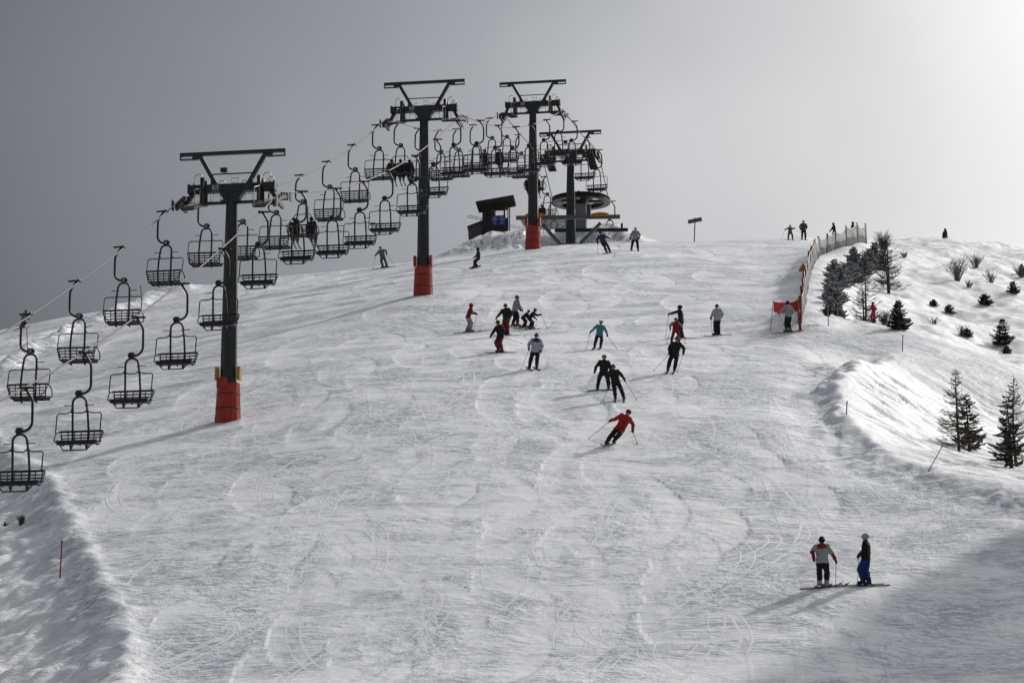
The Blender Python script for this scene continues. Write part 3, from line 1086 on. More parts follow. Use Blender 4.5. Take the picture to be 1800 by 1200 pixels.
make_tower(TOW[0], 'nearest and leftmost dark lift tower with red crash pad and yellow side pads', 'full', '5', True)
make_tower(TOW[1], 'second dark lift tower from the left, red pad at its foot on the slope', 'full', 'b')
make_tower(TOW[2], 'third dark lift tower with red padded foot in front of the top station', 'full', 'b')
make_tower(TOW[3], 'short last lift tower beside the bullwheel, without a red pad', 'none', None, True)

# ---- chairs: origin at the rope, x to the inside, y the way of travel
def arc(c, r, a0, a1, n, plane='xz', y=0.0):
    return [Vector((c[0]+r*math.cos(a0+(a1-a0)*k/n), y, c[1]+r*math.sin(a0+(a1-a0)*k/n))) for k in range(n+1)]
def make_chair(kind):
    root = thing('lift_chair', 'x', 'lift chair')
    g = MB().cyl((-0.5, 0, 0.03), (-0.06, 0, 0.05), 0.045, n=7).box((0, 0, 0.035), (0.10, 0.3, 0.09))
    g.build('cable_grip', M['black'], root)
    MB().ball((0.03, -0.12, 0.05), 0.045, 8, 5).build('grip_bolt', M['galv'], root)
    arm = [Vector((-0.12, 0, 0.03)), Vector((-0.22, 0, -0.10)), Vector((-0.36, 0, -0.32)), Vector((-0.41, 0, -0.46)), Vector((-0.42, 0, -0.8)), Vector((-0.42, 0, -1.16))]
    arm += arc((-0.07, -1.18), 0.35, math.pi, math.pi*1.5, 7)
    arm += [Vector((0.0, 0, -1.53))]
    MB().tube(arm, 0.052, 8).build('hanger_arm', M['black'], root, smooth=True)
    hb = MB().box((0.03, 0, -1.54), (0.22, 0.2, 0.26)).box((0.16, 0, -1.52), (0.06, 0.12, 0.12))
    hbo = hb.build('hinge_box', M['black'], root)
    MB().box((0.03, -0.104, -1.54), (0.12, 0.012, 0.14)).build('hinge_plate', M['plate'], hbo)
    # the bail: an arch whose two legs run down behind the seat
    left = [Vector((-0.30, -0.16, -3.46)), Vector((-0.32, -0.20, -3.0)), Vector((-0.30, -0.10, -2.3)), Vector((-0.27, 0, -1.9))]
    right = [Vector((-p.x, p.y, p.z)) for p in reversed(left)]
    top = [Vector((0.27*math.cos(a)+0.0, 0, -1.88+0.24*math.sin(a))) for a in [math.pi-math.pi*k/10 for k in range(11)]]
    bail = [Vector((p.x+0.02, p.y, p.z)) for p in left+top[0:11]+right]
    MB().tube(bail, 0.046, 7).build('bail', M['black'], root, smooth=True)
    # backrest: top rail with slats and uprights
    br = MB().cyl((-0.86, -0.22, -2.94), (0.86, -0.22, -2.94), 0.044, n=6).build('backrest', M['black'], root)
    for z in (-3.08, -3.20, -3.33):
        MB().box((0, -0.20+(z+3.08)*0.04, z), (1.62, 0.025, 0.046)).build('slat', M['black'], br)
    for k in range(7):
        x = -0.78+k*0.26
        MB().bar((x, -0.22, -2.95), (x*0.97, -0.17, -3.42), 0.04, 0.03).build('upright', M['black'], br)
    # seat of three boards on cross bearers
    st = MB()
    for x in (-0.30, 0.32):
        st.bar((x, -0.2, -3.49), (x, 0.34, -3.50), 0.06, 0.06)
        st.prism([(x-0.05, -3.52), (x+0.05, -3.52), (x+0.03, -3.66), (x-0.03, -3.66)], -0.06, 0.06)
    for x in (-0.68, 0.0, 0.68):
        st.bar((x, -0.18, -3.48), (x, 0.32, -3.49), 0.04, 0.05)
    so = st.build('seat', M['black'], root)
    for k, y in enumerate((-0.10, 0.09, 0.27)):
        MB().box((0.0, y, -3.435-0.01*k), (1.56, 0.165, 0.05)).build('seat_board', M['black'], so)
    MB().box((0, 0.375, -3.44), (1.54, 0.04, 0.17)).build('front_board', M['black'], so)
    # side arms
    for sd in (-1, 1):
        pts = [Vector((sd*0.86, -0.22, -2.94)), Vector((sd*0.90, -0.05, -3.0)), Vector((sd*0.92, 0.15, -3.14)), Vector((sd*0.90, 0.28, -3.36)), Vector((sd*0.74, 0.30, -3.47))]
        MB().tube(pts, 0.026, 5).build('side_arm', M['black'], root)
        MB().tube([Vector((sd*0.88, -0.24, -2.96)), Vector((sd*0.80, -0.25, -3.2)), Vector((sd*0.55, -0.22, -3.44))], 0.018, 5).build('brace', M['black'], root)
    # restraint
    W_, zt = 0.88, -2.28
    y = 0.02
    fr = MB()
    if kind == 'down':
        pts = [Vector((-W_, 0.2, -3.06)), Vector((-W_, y+0.05, zt-0.08)), Vector((-W_+0.06, y, zt))]
        for cx in (-0.28, 0.32):
            pts += [Vector((cx-0.16, y, zt+0.005)), Vector((cx, y-0.02, zt+0.10)), Vector((cx+0.16, y, zt+0.005))]
        pts += [Vector((W_-0.06, y, zt)), Vector((W_, y+0.05, zt-0.08)), Vector((W_, 0.2, -3.06))]
        fr.tube(pts, 0.026, 5)
    elif kind == 'up':
        pts = [Vector((-W_, -0.15, -2.98)), Vector((-W_, y, zt-0.10)), Vector((-W_+0.03, y, zt-0.03)), Vector((-W_+0.10, y, zt)),
               Vector((W_-0.10, y, zt)), Vector((W_-0.03, y, zt-0.03)), Vector((W_, y, zt-0.10)), Vector((W_, -0.15, -2.98))]
        fr.tube(pts, 0.026, 5)
    else:
        pts = [Vector((-0.82, -0.1, -2.86)), Vector((-0.42, y, zt+0.02)), Vector((0.42, y, zt+0.02)), Vector((0.82, -0.1, -2.86))]
        fr.tube(pts, 0.027, 5)
    fo = fr.build('restraint_bar', M['black'], root)
    if kind != 'ridden':
        for cx in (-0.28, 0.32):
            sx = -1 if cx < 0 else 1
            MB().tube([Vector((cx-0.30 if sx < 0 else cx-0.08, 0.05, -1.98)), Vector((cx+0.08 if sx < 0 else cx+0.30, 0.05, -1.98))], 0.018, 5).build('foot_peg', M['black'], fo)
            MB().bar((cx-0.02, 0.03, -2.0), (cx+0.02, 0.0, -2.26), 0.055, 0.03).build('pivot_link', M['black'], fo)
            MB().bar((cx+0.02, -0.03, -2.17), (cx+0.09, -0.03, -2.24), 0.03).build('link_end', M['galv'], fo)
    if kind == 'down':
        pts = [Vector((-0.80, 0.34, -3.34)), Vector((-0.45, 0.5, -3.76)), Vector((0.45, 0.5, -3.76)), Vector((0.80, 0.34, -3.34))]
        MB().tube(pts, 0.028, 5).build('footrest', M['black'], root)
    return root

ORD = ['first', 'second', 'third', 'fourth', 'fifth', 'sixth', 'seventh', 'eighth', 'ninth', 'tenth', 'eleventh', 'twelfth', 'thirteenth', 'fourteenth',
       'fifteenth', 'sixteenth', 'seventeenth', 'eighteenth', 'nineteenth', 'twentieth', 'twenty-first', 'twenty-second', 'twenty-third', 'twenty-fourth']
protos = {k: make_chair(k) for k in ('up', 'down', 'ridden')}
used = set()
def place_chair(kind, loc, rz, label, swing=0.0, group='three-seat lift chairs on the cable'):
    if kind in used:
        o = copy_tree(protos[kind])
    else:
        used.add(kind); o = protos[kind]
    o.location = loc
    o.rotation_euler = (swing, 0, rz)
    return tag(o, label, 'lift chair', group)
def s_of(D, side):
    X = xD(side*GAUGE, D)
    p = P_at(X, 350, D)
    return (p-p0).dot(LD)
UP, DOWN = [], []
_r = random.Random(5)
RIDDEN = {7: 'two riders', 11: 'three riders', 16: 'two riders', 19: 'two riders', 20: 'one rider'}
for i in range(21):
    s = float(np.interp(i, [0, 1, 2, 3, 6, 7, 8, 9, 10, 11, 13, 16, 20], [-22.0, -15.8, -9.5, -2.9, 18.0, 24.0, 30.5, 37.1, 43.9, 50.4, 63.9, 83.9, 110.4]))
    k = 'ridden' if i in RIDDEN else 'up'
    tail = ('carrying '+RIDDEN[i]+', ' if i in RIDDEN else 'empty, ')
    UP.append(place_chair(k, rope_pt(s, -1), LANG+_r.uniform(-.03, .03), '%s chair from the left edge on the uphill cable, %sseen from behind' % (ORD[i], tail), _r.uniform(-.03, .03)))
for i in range(23):
    s = float(np.interp(i, [0, 2, 3, 4, 5, 7, 9, 10, 11, 12, 13, 22], [-36.8, -23.5, -17.2, -10.7, -3.9, 11.0, 23.8, 31.2, 37.6, 44.0, 52.0, 113.5]))
    if s > sBW-1: break
    DOWN.append(place_chair('down', rope_pt(s, 1), LANG+math.pi+_r.uniform(-.03, .03), '%s chair from the bottom left on the downhill cable, empty with footrest' % ORD[i], _r.uniform(-.03, .03)))
q = Vector((p0.x, p0.y, ropez_BW-0.03))+LD*(sBW+0.3)-LR*GAUGE
place_chair('up', q, LANG, 'empty chair hanging at the left rim of the bullwheel behind the net')
q = Vector((p0.x, p0.y, ropez_BW-0.03))+LD*(sBW+0.8)+LR*GAUGE
place_chair('down', q, LANG+math.pi, 'empty chair hanging at the right rim of the bullwheel above the station beam')

# ---- top station: wheel on its column, beams and struts
stn = thing('top_station', 'top station frame with long beam, struts, grey column and snow net', 'lift station', (p0.x+LD.x*sBW, p0.y+LD.y*sBW, ground(p0.x+LD.x*sBW, p0.y+LD.y*sBW)), LANG)
SB = stn.matrix_basis.copy()
inv = (Matrix.Translation(stn.location) @ Matrix.Rotation(LANG, 4, 'Z')).inverted()
def L_(u, v, D): return inv @ W(u, v, D)
zb = BW.z-stn.location.z
# column
MB().prism([(-0.62, -0.5), (0.52, -0.5), (0.42, zb-0.35), (-0.36, zb-0.35)], -0.4, 0.4).build('column', M['concrete'], stn)
MB().box((0.72, -0.2, zb-0.95), (0.35, 0.5, 0.9)).build('brake_box', M['greysteel'], stn)
# bullwheel: rim with groove, spokes, hub
bw = MB()
n = 48
prof = [(GAUGE+0.12, 0.20), (GAUGE+0.12, 0.12), (GAUGE-0.02, 0.06), (GAUGE-0.02, -0.06), (GAUGE+0.12, -0.12), (GAUGE+0.12, -0.22), (GAUGE-0.42, -0.22), (GAUGE-0.42, 0.20)]
vs_, fs_ = [], []
for j in range(n):
    a = 2*math.pi*j/n
    for r, z in prof:
        vs_.append((r*math.cos(a), r*math.sin(a), zb+z))
k_ = len(prof)
for j in range(n):
    for i in range(k_):
        fs_.append((j*k_+i, j*k_+(i+1) % k_, ((j+1) % n)*k_+(i+1) % k_, ((j+1) % n)*k_+i))
bw.add(vs_, fs_)
bwo = bw.build('bullwheel', M['black'], stn)
MB().cyl((0, 0, zb-0.35), (0, 0, zb+0.45), 0.45, n=16).build('hub', M['steel'], bwo)
for k in range(6):
    a = 2*math.pi*k/6+0.25
    d = Vector((math.cos(a), math.sin(a), 0))
    MB().bar(Vector((0, 0, zb-0.02))+d*0.3, Vector((0, 0, zb-0.02))+d*(GAUGE-0.3), 0.42, 0.2).build('spoke', M['black'], bwo)
MB().cyl((0, -1.2, zb+0.1), (0, -1.2, zb+0.62), 0.07).build('grease_post', M['galv'], stn)
# long front beam with V struts
D1 = 254.0
pA, pB = L_(907, 383, D1), L_(1090, 381, D1)
MB().bar(pA, pB, 0.3, 0.3).build('front_beam', M['greysteel'], stn)
for (u0, v0, u1, v1) in ((953, 394, 986, 431), (1056, 392, 1018, 431)):
    MB().bar(L_(u0, v0, D1+0.25), L_(u1, v1, D1+0.25), 0.24, 0.24).build('strut', M['greysteel'], stn)
gp = L_(1001, 433, D1+0.3)
MB().box(gp, (2.9, 0.9, 0.16)).build('ground_plate', M['greysteel'], stn)
D2 = 262.0
MB().bar(L_(975, 405, D2), L_(1104, 404, D2), 0.26, 0.26).build('rear_beam', M['black'], stn)
for u0, u1, v in ((921, 962, 379.2), (1036, 1074, 378.6)):
    a, b = L_(u0, v, D1), L_(u1, v, D1)
    cap = MB()
    cap.prism([(a.x, a.z-0.10), (b.x, b.z-0.10), (b.x-0.3, b.z+0.10), ((a.x+b.x)/2, a.z+0.17), (a.x+0.3, a.z+0.10)], a.y-0.28, a.y+0.28)
    cap.build('beam_cover', M['orange'], stn)
nt = MB()
pts = [L_(914, 386, D1+5), L_(1000, 386, D1+5), L_(1000, 402, D1+5), L_(925, 404, D1+5)]
nt.add(pts, [(0, 1, 2, 3)])
nt.build('snow_net', M['net'], stn)
for (u, v0, v1) in ((1094, 402, 392), (1092, 402, 393)):
    MB().cyl(L_(u, v0, D2), L_(u, v1, D2), 0.05).build('signal_post', M['black'], stn)
ml = MB()
ml.cyl(L_(1036, 431, 252), L_(1036, 424, 252), 0.03, n=5).cyl(L_(1036, 424, 252), L_(1040, 424, 252), 0.03, n=5).cyl(L_(1040, 424, 252), L_(1040, 431, 252), 0.03, n=5)
ml.build('low_rail', M['galv'], stn)

# ---- attendant's hut on the mound
DH = 266.0
hz = ground(*W(870, 402, DH).xy)
HB = W(871, 402, DH)
hut = thing('lift_hut', "small dark timber lift hut with a tilted roof and a blue sign on the mound", 'hut', (HB.x, HB.y, HB.z), math.radians(-4))
hinv = (Matrix.Translation(HB) @ Matrix.Rotation(math.radians(-4), 4, 'Z')).inverted()
def Hh(u, v, D=DH): return hinv @ W(u, v, D)
xl, xr = Hh(848, 400).x, Hh(893, 400).x
zt_l, zt_r = 2.15, 2.55
dep = 2.3
def planks(x0, x1, z0, z1, y, slope=0.0, w=0.22):
    """upright boards; each its own piece, seams 12 mm"""
    x = x0
    k = 0
    while x < x1-0.03:
        ww = min(w, x1-x)
        zt = z1+slope*(x+ww/2-x0)
        MB().box((x+ww/2, y+0.012*((k*7) % 3-1), (z0+zt)/2), (ww-0.014, 0.05, zt-z0)).build('plank', M['wood'], hut)
        x += ww; k += 1
wx0, wx1 = Hh(863.5, 380).x, Hh(886, 380).x
sl = (zt_r-zt_l)/(xr-xl)
planks(xl, wx0, -0.6, zt_l, 0, sl)
planks(wx0, wx1, -0.6, 1.16, 0, 0)
planks(wx0, wx1, 1.60, zt_l+sl*(wx0-xl), 0, sl)
planks(xl, wx0+0.2, -0.6, zt_l, dep, sl)
planks(wx0+0.2, wx1+0.12, -0.6, 1.52, dep, 0)
planks(wx0+0.2, wx1+0.12, 2.22, zt_l+sl*(wx0+0.2-xl), dep, sl)
for y in np.arange(0.14, dep-0.1, 0.22):
    MB().box((xl, float(y)+0.0, (zt_l-0.6)/2), (0.05, 0.206, zt_l+0.6)).build('plank', M['wood'], hut)
MB().box((wx1+0.04, 0, 1.1), (0.10, 0.10, 2.7)).build('corner_post', M['wood'], hut)
MB().box((xr, 0, 1.0), (0.09, 0.09, 3.05)).build('corner_post', M['wood'], hut)
MB().box((xr-0.02, dep, 1.0), (0.09, 0.09, 3.05)).build('corner_post', M['wood'], hut)
MB().box(((wx1+xr)/2+0.03, 0.0, 0.25), (xr-wx1-0.14, 0.05, 1.2)).build('half_wall', M['wood'], hut)
wf = MB()
zc0, zc1 = 1.16, 1.60
wf.box(((wx0+wx1)/2, -0.02, zc1+0.03), (wx1-wx0, 0.12, 0.06)).box(((wx0+wx1)/2, -0.02, zc0-0.03), (wx1-wx0, 0.12, 0.06))
wf.box((wx0+0.06, -0.02, (zc0+zc1)/2), (0.10, 0.12, zc1-zc0)).box((wx1-0.02, -0.02, (zc0+zc1)/2), (0.06, 0.12, zc1-zc0))
wf.build('window_frame', M['wood_grey'], hut)
MB().ball((wx1-0.16, 0.5, 1.22), (0.09, 0.09, 0.11), 8, 6).build('lamp', M['black'], hut)
# roof slab: rises to the right, deep overhang
A, B = Hh(836, 354, DH-0.9), Hh(903, 343, DH-0.9)
ry0, ry1 = A.y, A.y+3.3
rf = MB()
zsl = (B.z-A.z)/(B.x-A.x)
def rq(y, up): return [(A.x, y, A.z+up), (B.x, y, B.z+up)]
v8 = rq(ry0, 0)+rq(ry1, 0.0)+rq(ry0, -0.13)+rq(ry1, -0.13)
rf.add(v8, [(0, 1, 3, 2), (4, 6, 7, 5), (0, 4, 5, 1), (2, 3, 7, 6), (0, 2, 6, 4), (1, 5, 7, 3)])
ro = rf.build('roof', M['wood'], hut)
for k in range(5):
    y = ry0+0.3+k*(ry1-ry0-0.6)/4
    off_ = -0.20
    MB().bar((A.x+0.06, y, A.z+off_), (B.x-0.06, y, B.z+off_), 0.10, 0.14).build('rafter', M['wood'], ro)
# blue notice board with two round emblems
a, b = Hh(863.5, 379.5, DH-0.5), Hh(889, 397, DH-0.5)
sg = MB().box(((a.x+b.x)/2, a.y, (a.z+b.z)/2), (b.x-a.x, 0.04, a.z-b.z)).build('notice_board', M['blue_sign'], hut)
for cx in (a.x+0.30, b.x-0.30):
    cz = a.z-0.28
    rg = MB().tube([(cx+0.19*math.cos(t*math.pi/8), a.y-0.026, cz+0.19*math.sin(t*math.pi/8)) for t in range(16)], 0.014, 4, closed=True)
    rg.prism([(cx-0.05, cz-0.12), (cx+0.06, cz-0.10), (cx+0.03, cz+0.02), (cx+0.02, cz+0.13), (cx-0.07, cz+0.05)], a.y-0.032, a.y-0.024)
    rg.box((cx, a.y-0.026, cz-0.38), (0.26, 0.006, 0.05))
    rg.build('emblem', M['white_print'], sg)
# lean-to on the left
pts = [Hh(821.5, 397), Hh(848, 386.5), Hh(848, 412), Hh(823, 418)]
MB().prism([(p.x, p.z) for p in pts], 0.3, dep-0.2).build('lean_to', M['wood_grey'], hut)
MB().prism([(pts[0].x-0.06, pts[0].z-0.02), (pts[1].x, pts[1].z-0.0), (pts[1].x, pts[1].z+0.07), (pts[0].x-0.06, pts[0].z+0.05)], 0.1, dep).build('lean_to_roof', M['wood'], hut)
ld = MB()
e0, e1, f0, f1 = Hh(820.5, 378.5), Hh(848, 384.5), Hh(821.5, 375), Hh(848, 381)
for yy_ in (0.25,):
    ld.cyl((e0.x, yy_, e0.z), (e1.x, yy_, e1.z), 0.028, n=5); ld.cyl((f0.x, yy_, f0.z), (f1.x, yy_, f1.z), 0.028, n=5)
    for t in (0.02, 0.3, 0.6, 0.88):
        p, q = e0.lerp(e1, t), f0.lerp(f1, t)
        ld.cyl((p.x, yy_, p.z), (q.x, yy_, q.z), 0.025, n=5)
ld.build('ladder', M['galv'], hut)
rl = MB()
e0, e1, f0, f1 = Hh(893, 397.5), Hh(920, 403), Hh(893, 393.5), Hh(920, 399.5)
rl.cyl((e0.x, 0.2, e0.z), (e1.x, 0.2, e1.z), 0.025, n=5); rl.cyl((f0.x, 0.2, f0.z), (f1.x, 0.2, f1.z), 0.025, n=5)
for t in (0.1, 0.4, 0.7, 0.98):
    p, q = e0.lerp(e1, t), f0.lerp(f1, t)
    rl.cyl((p.x, 0.2, p.z), (q.x, 0.2, q.z), 0.022, n=5)
rl.build('railing', M['galv'], hut)
# ------------------------------------------------------------------ people
HEM = []
BODIES = []      # (object, capsules, slot index per capsule, voxel)
def ik(a, b, l1, l2, pole):
    """middle joint of a two-bone limb from a to b bending towards pole"""
    d = b-a
    L = d.length
    if L > (l1+l2)*0.995:
        b = a+d*((l1+l2)*0.995/L); d = b-a; L = d.length
    d.normalize()
    t = (l1*l1-l2*l2+L*L)/(2*L)
    h = math.sqrt(max(0, l1*l1-t*t))
    p = pole-d*pole.dot(d)
    if p.length < 1e-5:
        p = ortho(d)[0]
    return a+d*t+p.normalized()*h, b

def capsule_mesh(mb, p0, p1, r0, r1, n=10):
    d = p1-p0
    L = d.length
    if L < 1e-4:
        mb.ball(p0, max(r0, r1), n, 7); return
    d.normalize()
    pts, rs = [], []
    for k in range(5):
        a = -math.pi/2+math.pi/2*k/4
        pts.append(p0+d*(r0*math.sin(a))); rs.append(max(r0*math.cos(a), 1e-3))
    for k in range(1, 5):
        a = math.pi/2*k/4
        pts.append(p1+d*(r1*math.sin(a))); rs.append(max(r1*math.cos(a), 1e-3))
    mb.tube(pts, rs, n)

def make_ski(name, label, p, ydir, nrm, L, w, mat, cat, grp, board=False):
    """a ski or board: waisted, thin, tip turned up"""
    f = (ydir-nrm*ydir.dot(nrm)).normalized()
    r = f.cross(nrm).normalized()
    mb = MB()
    n = 16
    vs_, fs_ = [], []
    for k in range(n+1):
        t = k/n
        y = (t-0.46)*L
        e = abs(t-0.46)/0.54
        ww = w*(0.36+0.14*e*e)*2
        if t > 0.93: ww *= max(0.12, math.sqrt(max(0, 1-((t-0.93)/0.07)**2)))
        if t < 0.05: ww *= 0.75 if not board else max(0.3, math.sqrt(t/0.05))
        up = 0.0
        if t > 0.87: up = ((t-0.87)/0.13)**2*0.11
        if board and t < 0.12: up = ((0.12-t)/0.12)**2*0.09
        for sx, h in ((-1, 0), (1, 0), (1, 0.018), (-1, 0.018)):
            vs_.append(p+f*y+r*sx*ww/2+nrm*(h+up+0.012))
    for k in range(n):
        for j in range(4):
            fs_.append((k*4+j, k*4+(j+1) % 4, (k+1)*4+(j+1) % 4, (k+1)*4+j))
    fs_.append((3, 2, 1, 0)); fs_.append((n*4, n*4+1, n*4+2, n*4+3))
    mb.add(vs_, fs_)
    # binding
    rot = Matrix((r, f, nrm)).transposed()
    for o_ in ((-0.13, 0.13) if not board else (-0.26, 0.26)):
        mb.box(p+f*o_+nrm*0.045, (0.07 if not board else 0.22, 0.12, 0.045), rot)
    return tag(mb.build(name, mat), label, cat, grp)

def make_pole(label, hand, tip):
    d = (tip-hand)
    L = d.length
    d.normalize()
    top = hand-d*0.07
    root = MB()
    root.cyl(top+d*0.16, tip, 0.011, 0.008, n=5)
    o = tag(root.build('ski_pole', M['pole']), label, 'ski pole', 'ski poles')
    MB().cyl(top, top+d*0.17, 0.019, 0.016, n=6).build('grip', M['grip'], o)
    q = tip-d*0.09
    MB().cyl(q, q+d*0.015, 0.05, 0.04, n=8).build('basket', M['grip'], o)
    return o

def person(desc, pos, H=1.75, yaw=180, lean=0, hip=0.50, pitch=8, hl=(-.16, -.17), hr=(.16, -.17), pl=None, pr=None,
           feet=((-.11, 0), (.11, 0)), jacket=(.02, .02, .022), pants=(.015, .015, .018), boots=(.03, .03, .032), gloves=(.012, .012, .012),
           hat=(.015, .015, .016), hatkind='helmet', yoke=None, sleeve=None, cuff=None, low=None, gear='ski', skiyaw=None, skimat='ski_dark', sit=False,
           hdep=(0.04, 0.04), headyaw=0, bulk=1.0, face=True, label=None, scarf=None, plen=0.68):
    yw = math.radians(yaw)
    fw = Vector((-math.sin(yw), math.cos(yw), 0))        # facing
    rt = Vector((math.cos(yw), math.sin(yw), 0))
    k = H/1.75
    base = Vector(pos)
    up = Vector((0, 0, 1))
    # feet on the snow
    ft = []
    for (dx, dy) in feet:
        p = base+Vector((dx*k, dy*k, 0))
        if not sit:
            p.z = ground(p.x, p.y)+0.06
        ft.append(p)
    fc = (ft[0]+ft[1])/2
    if sit:
        hipc = base.copy()
        ft = [hipc+fw*0.44*k+rt*s_*0.12*k-up*0.50*k for s_ in (-1, 1)]
        ft.sort(key=lambda p: p.x)
    else:
        # weight over the feet: sideways lean turns the body about the feet, crouching brings the hips back
        back = fw*(-(0.52-hip)*0.75*H)
        hipc = fc+back+up*hip*H
        R = Matrix.Rotation(math.radians(lean), 3, 'Y')
        hipc = fc+R @ (hipc-fc)
    R = Matrix.Rotation(math.radians(lean*0.75 if not sit else lean), 3, 'Y')
    pt = math.radians(pitch)
    spine = R @ (up*math.cos(pt)+fw*math.sin(pt))
    chest = hipc+spine*0.20*H
    neck = hipc+spine*0.335*H
    hdir = (R @ (up*math.cos(pt*0.35)+fw*math.sin(pt*0.35)))
    headc = neck+hdir*0.085*H+fw*0.012*H
    rt2 = (R @ rt)
    hw, sw = 0.058*H, 0.108*H
    hips = [hipc-rt2*hw, hipc+rt2*hw]
    shs = [neck-spine*0.035*H-rt2*sw, neck-spine*0.035*H+rt2*sw]
    by_x = lambda q: q.x
    legs_rev = hips[0].x > hips[1].x
    hp = sorted(hips, key=by_x); sh = sorted(shs, key=by_x)
    ftS = sorted(ft, key=by_x) if abs(ft[0].x-ft[1].x) > 0.02 else ft
    caps = []
    def C(lab, a, b, r0, r1): caps.append((lab, a, b, r0*H*bulk, r1*H*bulk))
    # torso
    C('low', hipc-rt2*hw*0.85-spine*.012*H, hipc+rt2*hw*0.85-spine*.012*H, .076, .076)
    for sx in (-1, 1):
        C('jacket', hipc+rt2*sx*hw*0.7+spine*.02*H, chest+rt2*sx*.056*H, .074, .080)
        C('yoke', chest+rt2*sx*.056*H+spine*.06*H, neck-spine*.045*H+rt2*sx*.06*H, .074, .058)
    C('jacket', hipc+spine*0.01*H, hipc+spine*.06*H, .088, .088)
    C('yoke', neck-spine*.05*H, neck+spine*.005*H, .055, .045)
    C('skin' if not scarf else 'scarf', neck, headc-hdir*.03*H, .034, .034)
    C('head', headc-hdir*.015*H, headc+hdir*.022*H, .052, .055)
    C('skin', headc+fw*.022*H-hdir*.03*H, headc+fw*.025*H+hdir*.0*H, .036, .04)
    C('skin', headc+fw*.058*H-hdir*.012*H, headc+fw*.066*H-hdir*.018*H, .010, .009)   # nose
    # legs
    ankles = []
    for i in range(2):
        an = ftS[i]+up*0.05*H
        kn, _ = ik(hp[i], an, 0.245*H, 0.235*H, fw*1.0+up*0.2+(hp[i]-hipc).normalized()*0.15)
        C('pants', hp[i], kn, .074, .060)
        C('pants', kn, kn.lerp(an, 0.66), .060, .057)
        C('boots', kn.lerp(an, 0.60), an-up*.01*H, .050, .046)
        toe = fw if skiyaw is None else Vector((-math.sin(math.radians(skiyaw)), math.cos(math.radians(skiyaw)), 0))
        if gear == 'board': toe = fw
        C('boots', an-toe*.022*H-up*.022*H, an+toe*.10*H-up*.026*H, .034, .029)
        ankles.append(an)
    # arms
    hands = []
    for i, (h_, dpt) in enumerate(zip((hl, hr), hdep)):
        tgt = chest+Vector((h_[0]*H, 0, h_[1]*H))+fw*dpt*H
        outv = (sh[i]-neck); outv.z = 0
        el, tgt = ik(sh[i], tgt, 0.165*H, 0.155*H, outv.normalized()*0.9-fw*0.8-up*0.55)
        C('sleeve', sh[i], el, .054, .047)
        C('cuff', el, tgt, .046, .037)
        d = (tgt-el).normalized()
        C('gloves', tgt, tgt+d*.035*H, .030, .028)
        # curled fingers and a thumb
        s1, s2 = ortho(d)
        for q in range(4):
            o_ = s1*(q-1.5)*.0155*H
            a_ = tgt+d*.045*H+o_
            b_ = a_+d*(.028+.004*(1 if q in (1, 2) else 0))*H+s2*.012*H
            C('gloves', a_, b_, .0105, .0095)
            C('gloves', b_, b_+s2*.028*H-d*.006*H, .0095, .009)
        C('gloves', tgt+d*.012*H+s1*.024*H, tgt+d*.045*H+s1*.034*H+s2*.02*H, .011, .010)
        hands.append(tgt+d*.05*H+s2*.016*H)
    cols = {'jacket': jacket, 'yoke': yoke or jacket, 'sleeve': sleeve or yoke or jacket, 'cuff': cuff or sleeve or yoke or jacket, 'low': low or jacket,
            'pants': pants, 'boots': boots, 'gloves': gloves, 'scarf': scarf or jacket}
    slots, slotmap = [], {}
    for lab in ('jacket', 'yoke', 'sleeve', 'cuff', 'low', 'pants', 'boots', 'gloves', 'scarf', 'skin', 'head'):
        mt = M['skin'] if lab == 'skin' else (fab(hat) if (lab == 'head') else fab(cols[lab]))
        if mt not in slots: slots.append(mt)
        slotmap[lab] = slots.index(mt)
    mb = MB()
    for lab, a, b, r0, r1 in caps:
        capsule_mesh(mb, a-base, b-base, r0, r1)
    o = mb.build('person', slots)
    o.location = base
    tag(o, label or ('person, '+desc), 'person')
    HEM.append((hipc-base, spine, H))
    BODIES.append((o, [(c[0], c[1]-base, c[2]-base, c[3], c[4]) for c in caps], slotmap, 0.0125*H))
    # headwear, goggles: children in the body's frame
    hm = Matrix((fw.cross(hdir).normalized(), (hdir.cross(fw.cross(hdir))).normalized(), hdir)).transposed()
    hc = headc-base
    hb = MB()
    if hatkind == 'helmet':
        hb.ball(hc+hdir*.012*H-fw*.004*H, (.072*H, .080*H, .072*H), 14, 7, rot=hm, zmin=-0.35)
        hb.build('helmet', fab(hat), o, smooth=True)
    elif hatkind == 'beanie':
        hb.ball(hc+hdir*.008*H-fw*.006*H, (.064*H, .070*H, .080*H), 12, 7, rot=hm, zmin=-0.15)
        hb.tube([hc+hdir*.004*H+hm @ Vector((.066*H*math.cos(t*math.pi/7), .072*H*math.sin(t*math.pi/7)-.006*H, 0)) for t in range(14)], .012*H, 5, closed=True)
        hb.build('woolly_hat', fab(hat), o, smooth=True)
    elif hatkind == 'ears':
        hb.ball(hc+hdir*.008*H, (.066*H, .070*H, .066*H), 12, 7, rot=hm, zmin=-0.2)
        for sx in (-1, 1):
            hb.ball(hc+hm @ Vector((sx*.055*H, 0, .075*H)), (.022*H, .016*H, .026*H), 8, 5)
        hb.build('eared_hat', fab(hat), o, smooth=True)
    elif hatkind == 'hood':
        hb.ball(hc-fw*.008*H+hdir*.002*H, (.072*H, .076*H, .085*H), 12, 8, rot=hm, zmin=-0.75)
        hb.build('hood', fab(hat), o, smooth=True)
    if face and hatkind != 'hood':
        gg = MB()
        for sx in (-1, 1):
            gg.ball(hc+hm @ Vector((sx*.024*H, .060*H, .008*H)), (.026*H, .016*H, .019*H), 8, 5, rot=hm)
        gg.build('goggles', M['lens'], o, smooth=True)
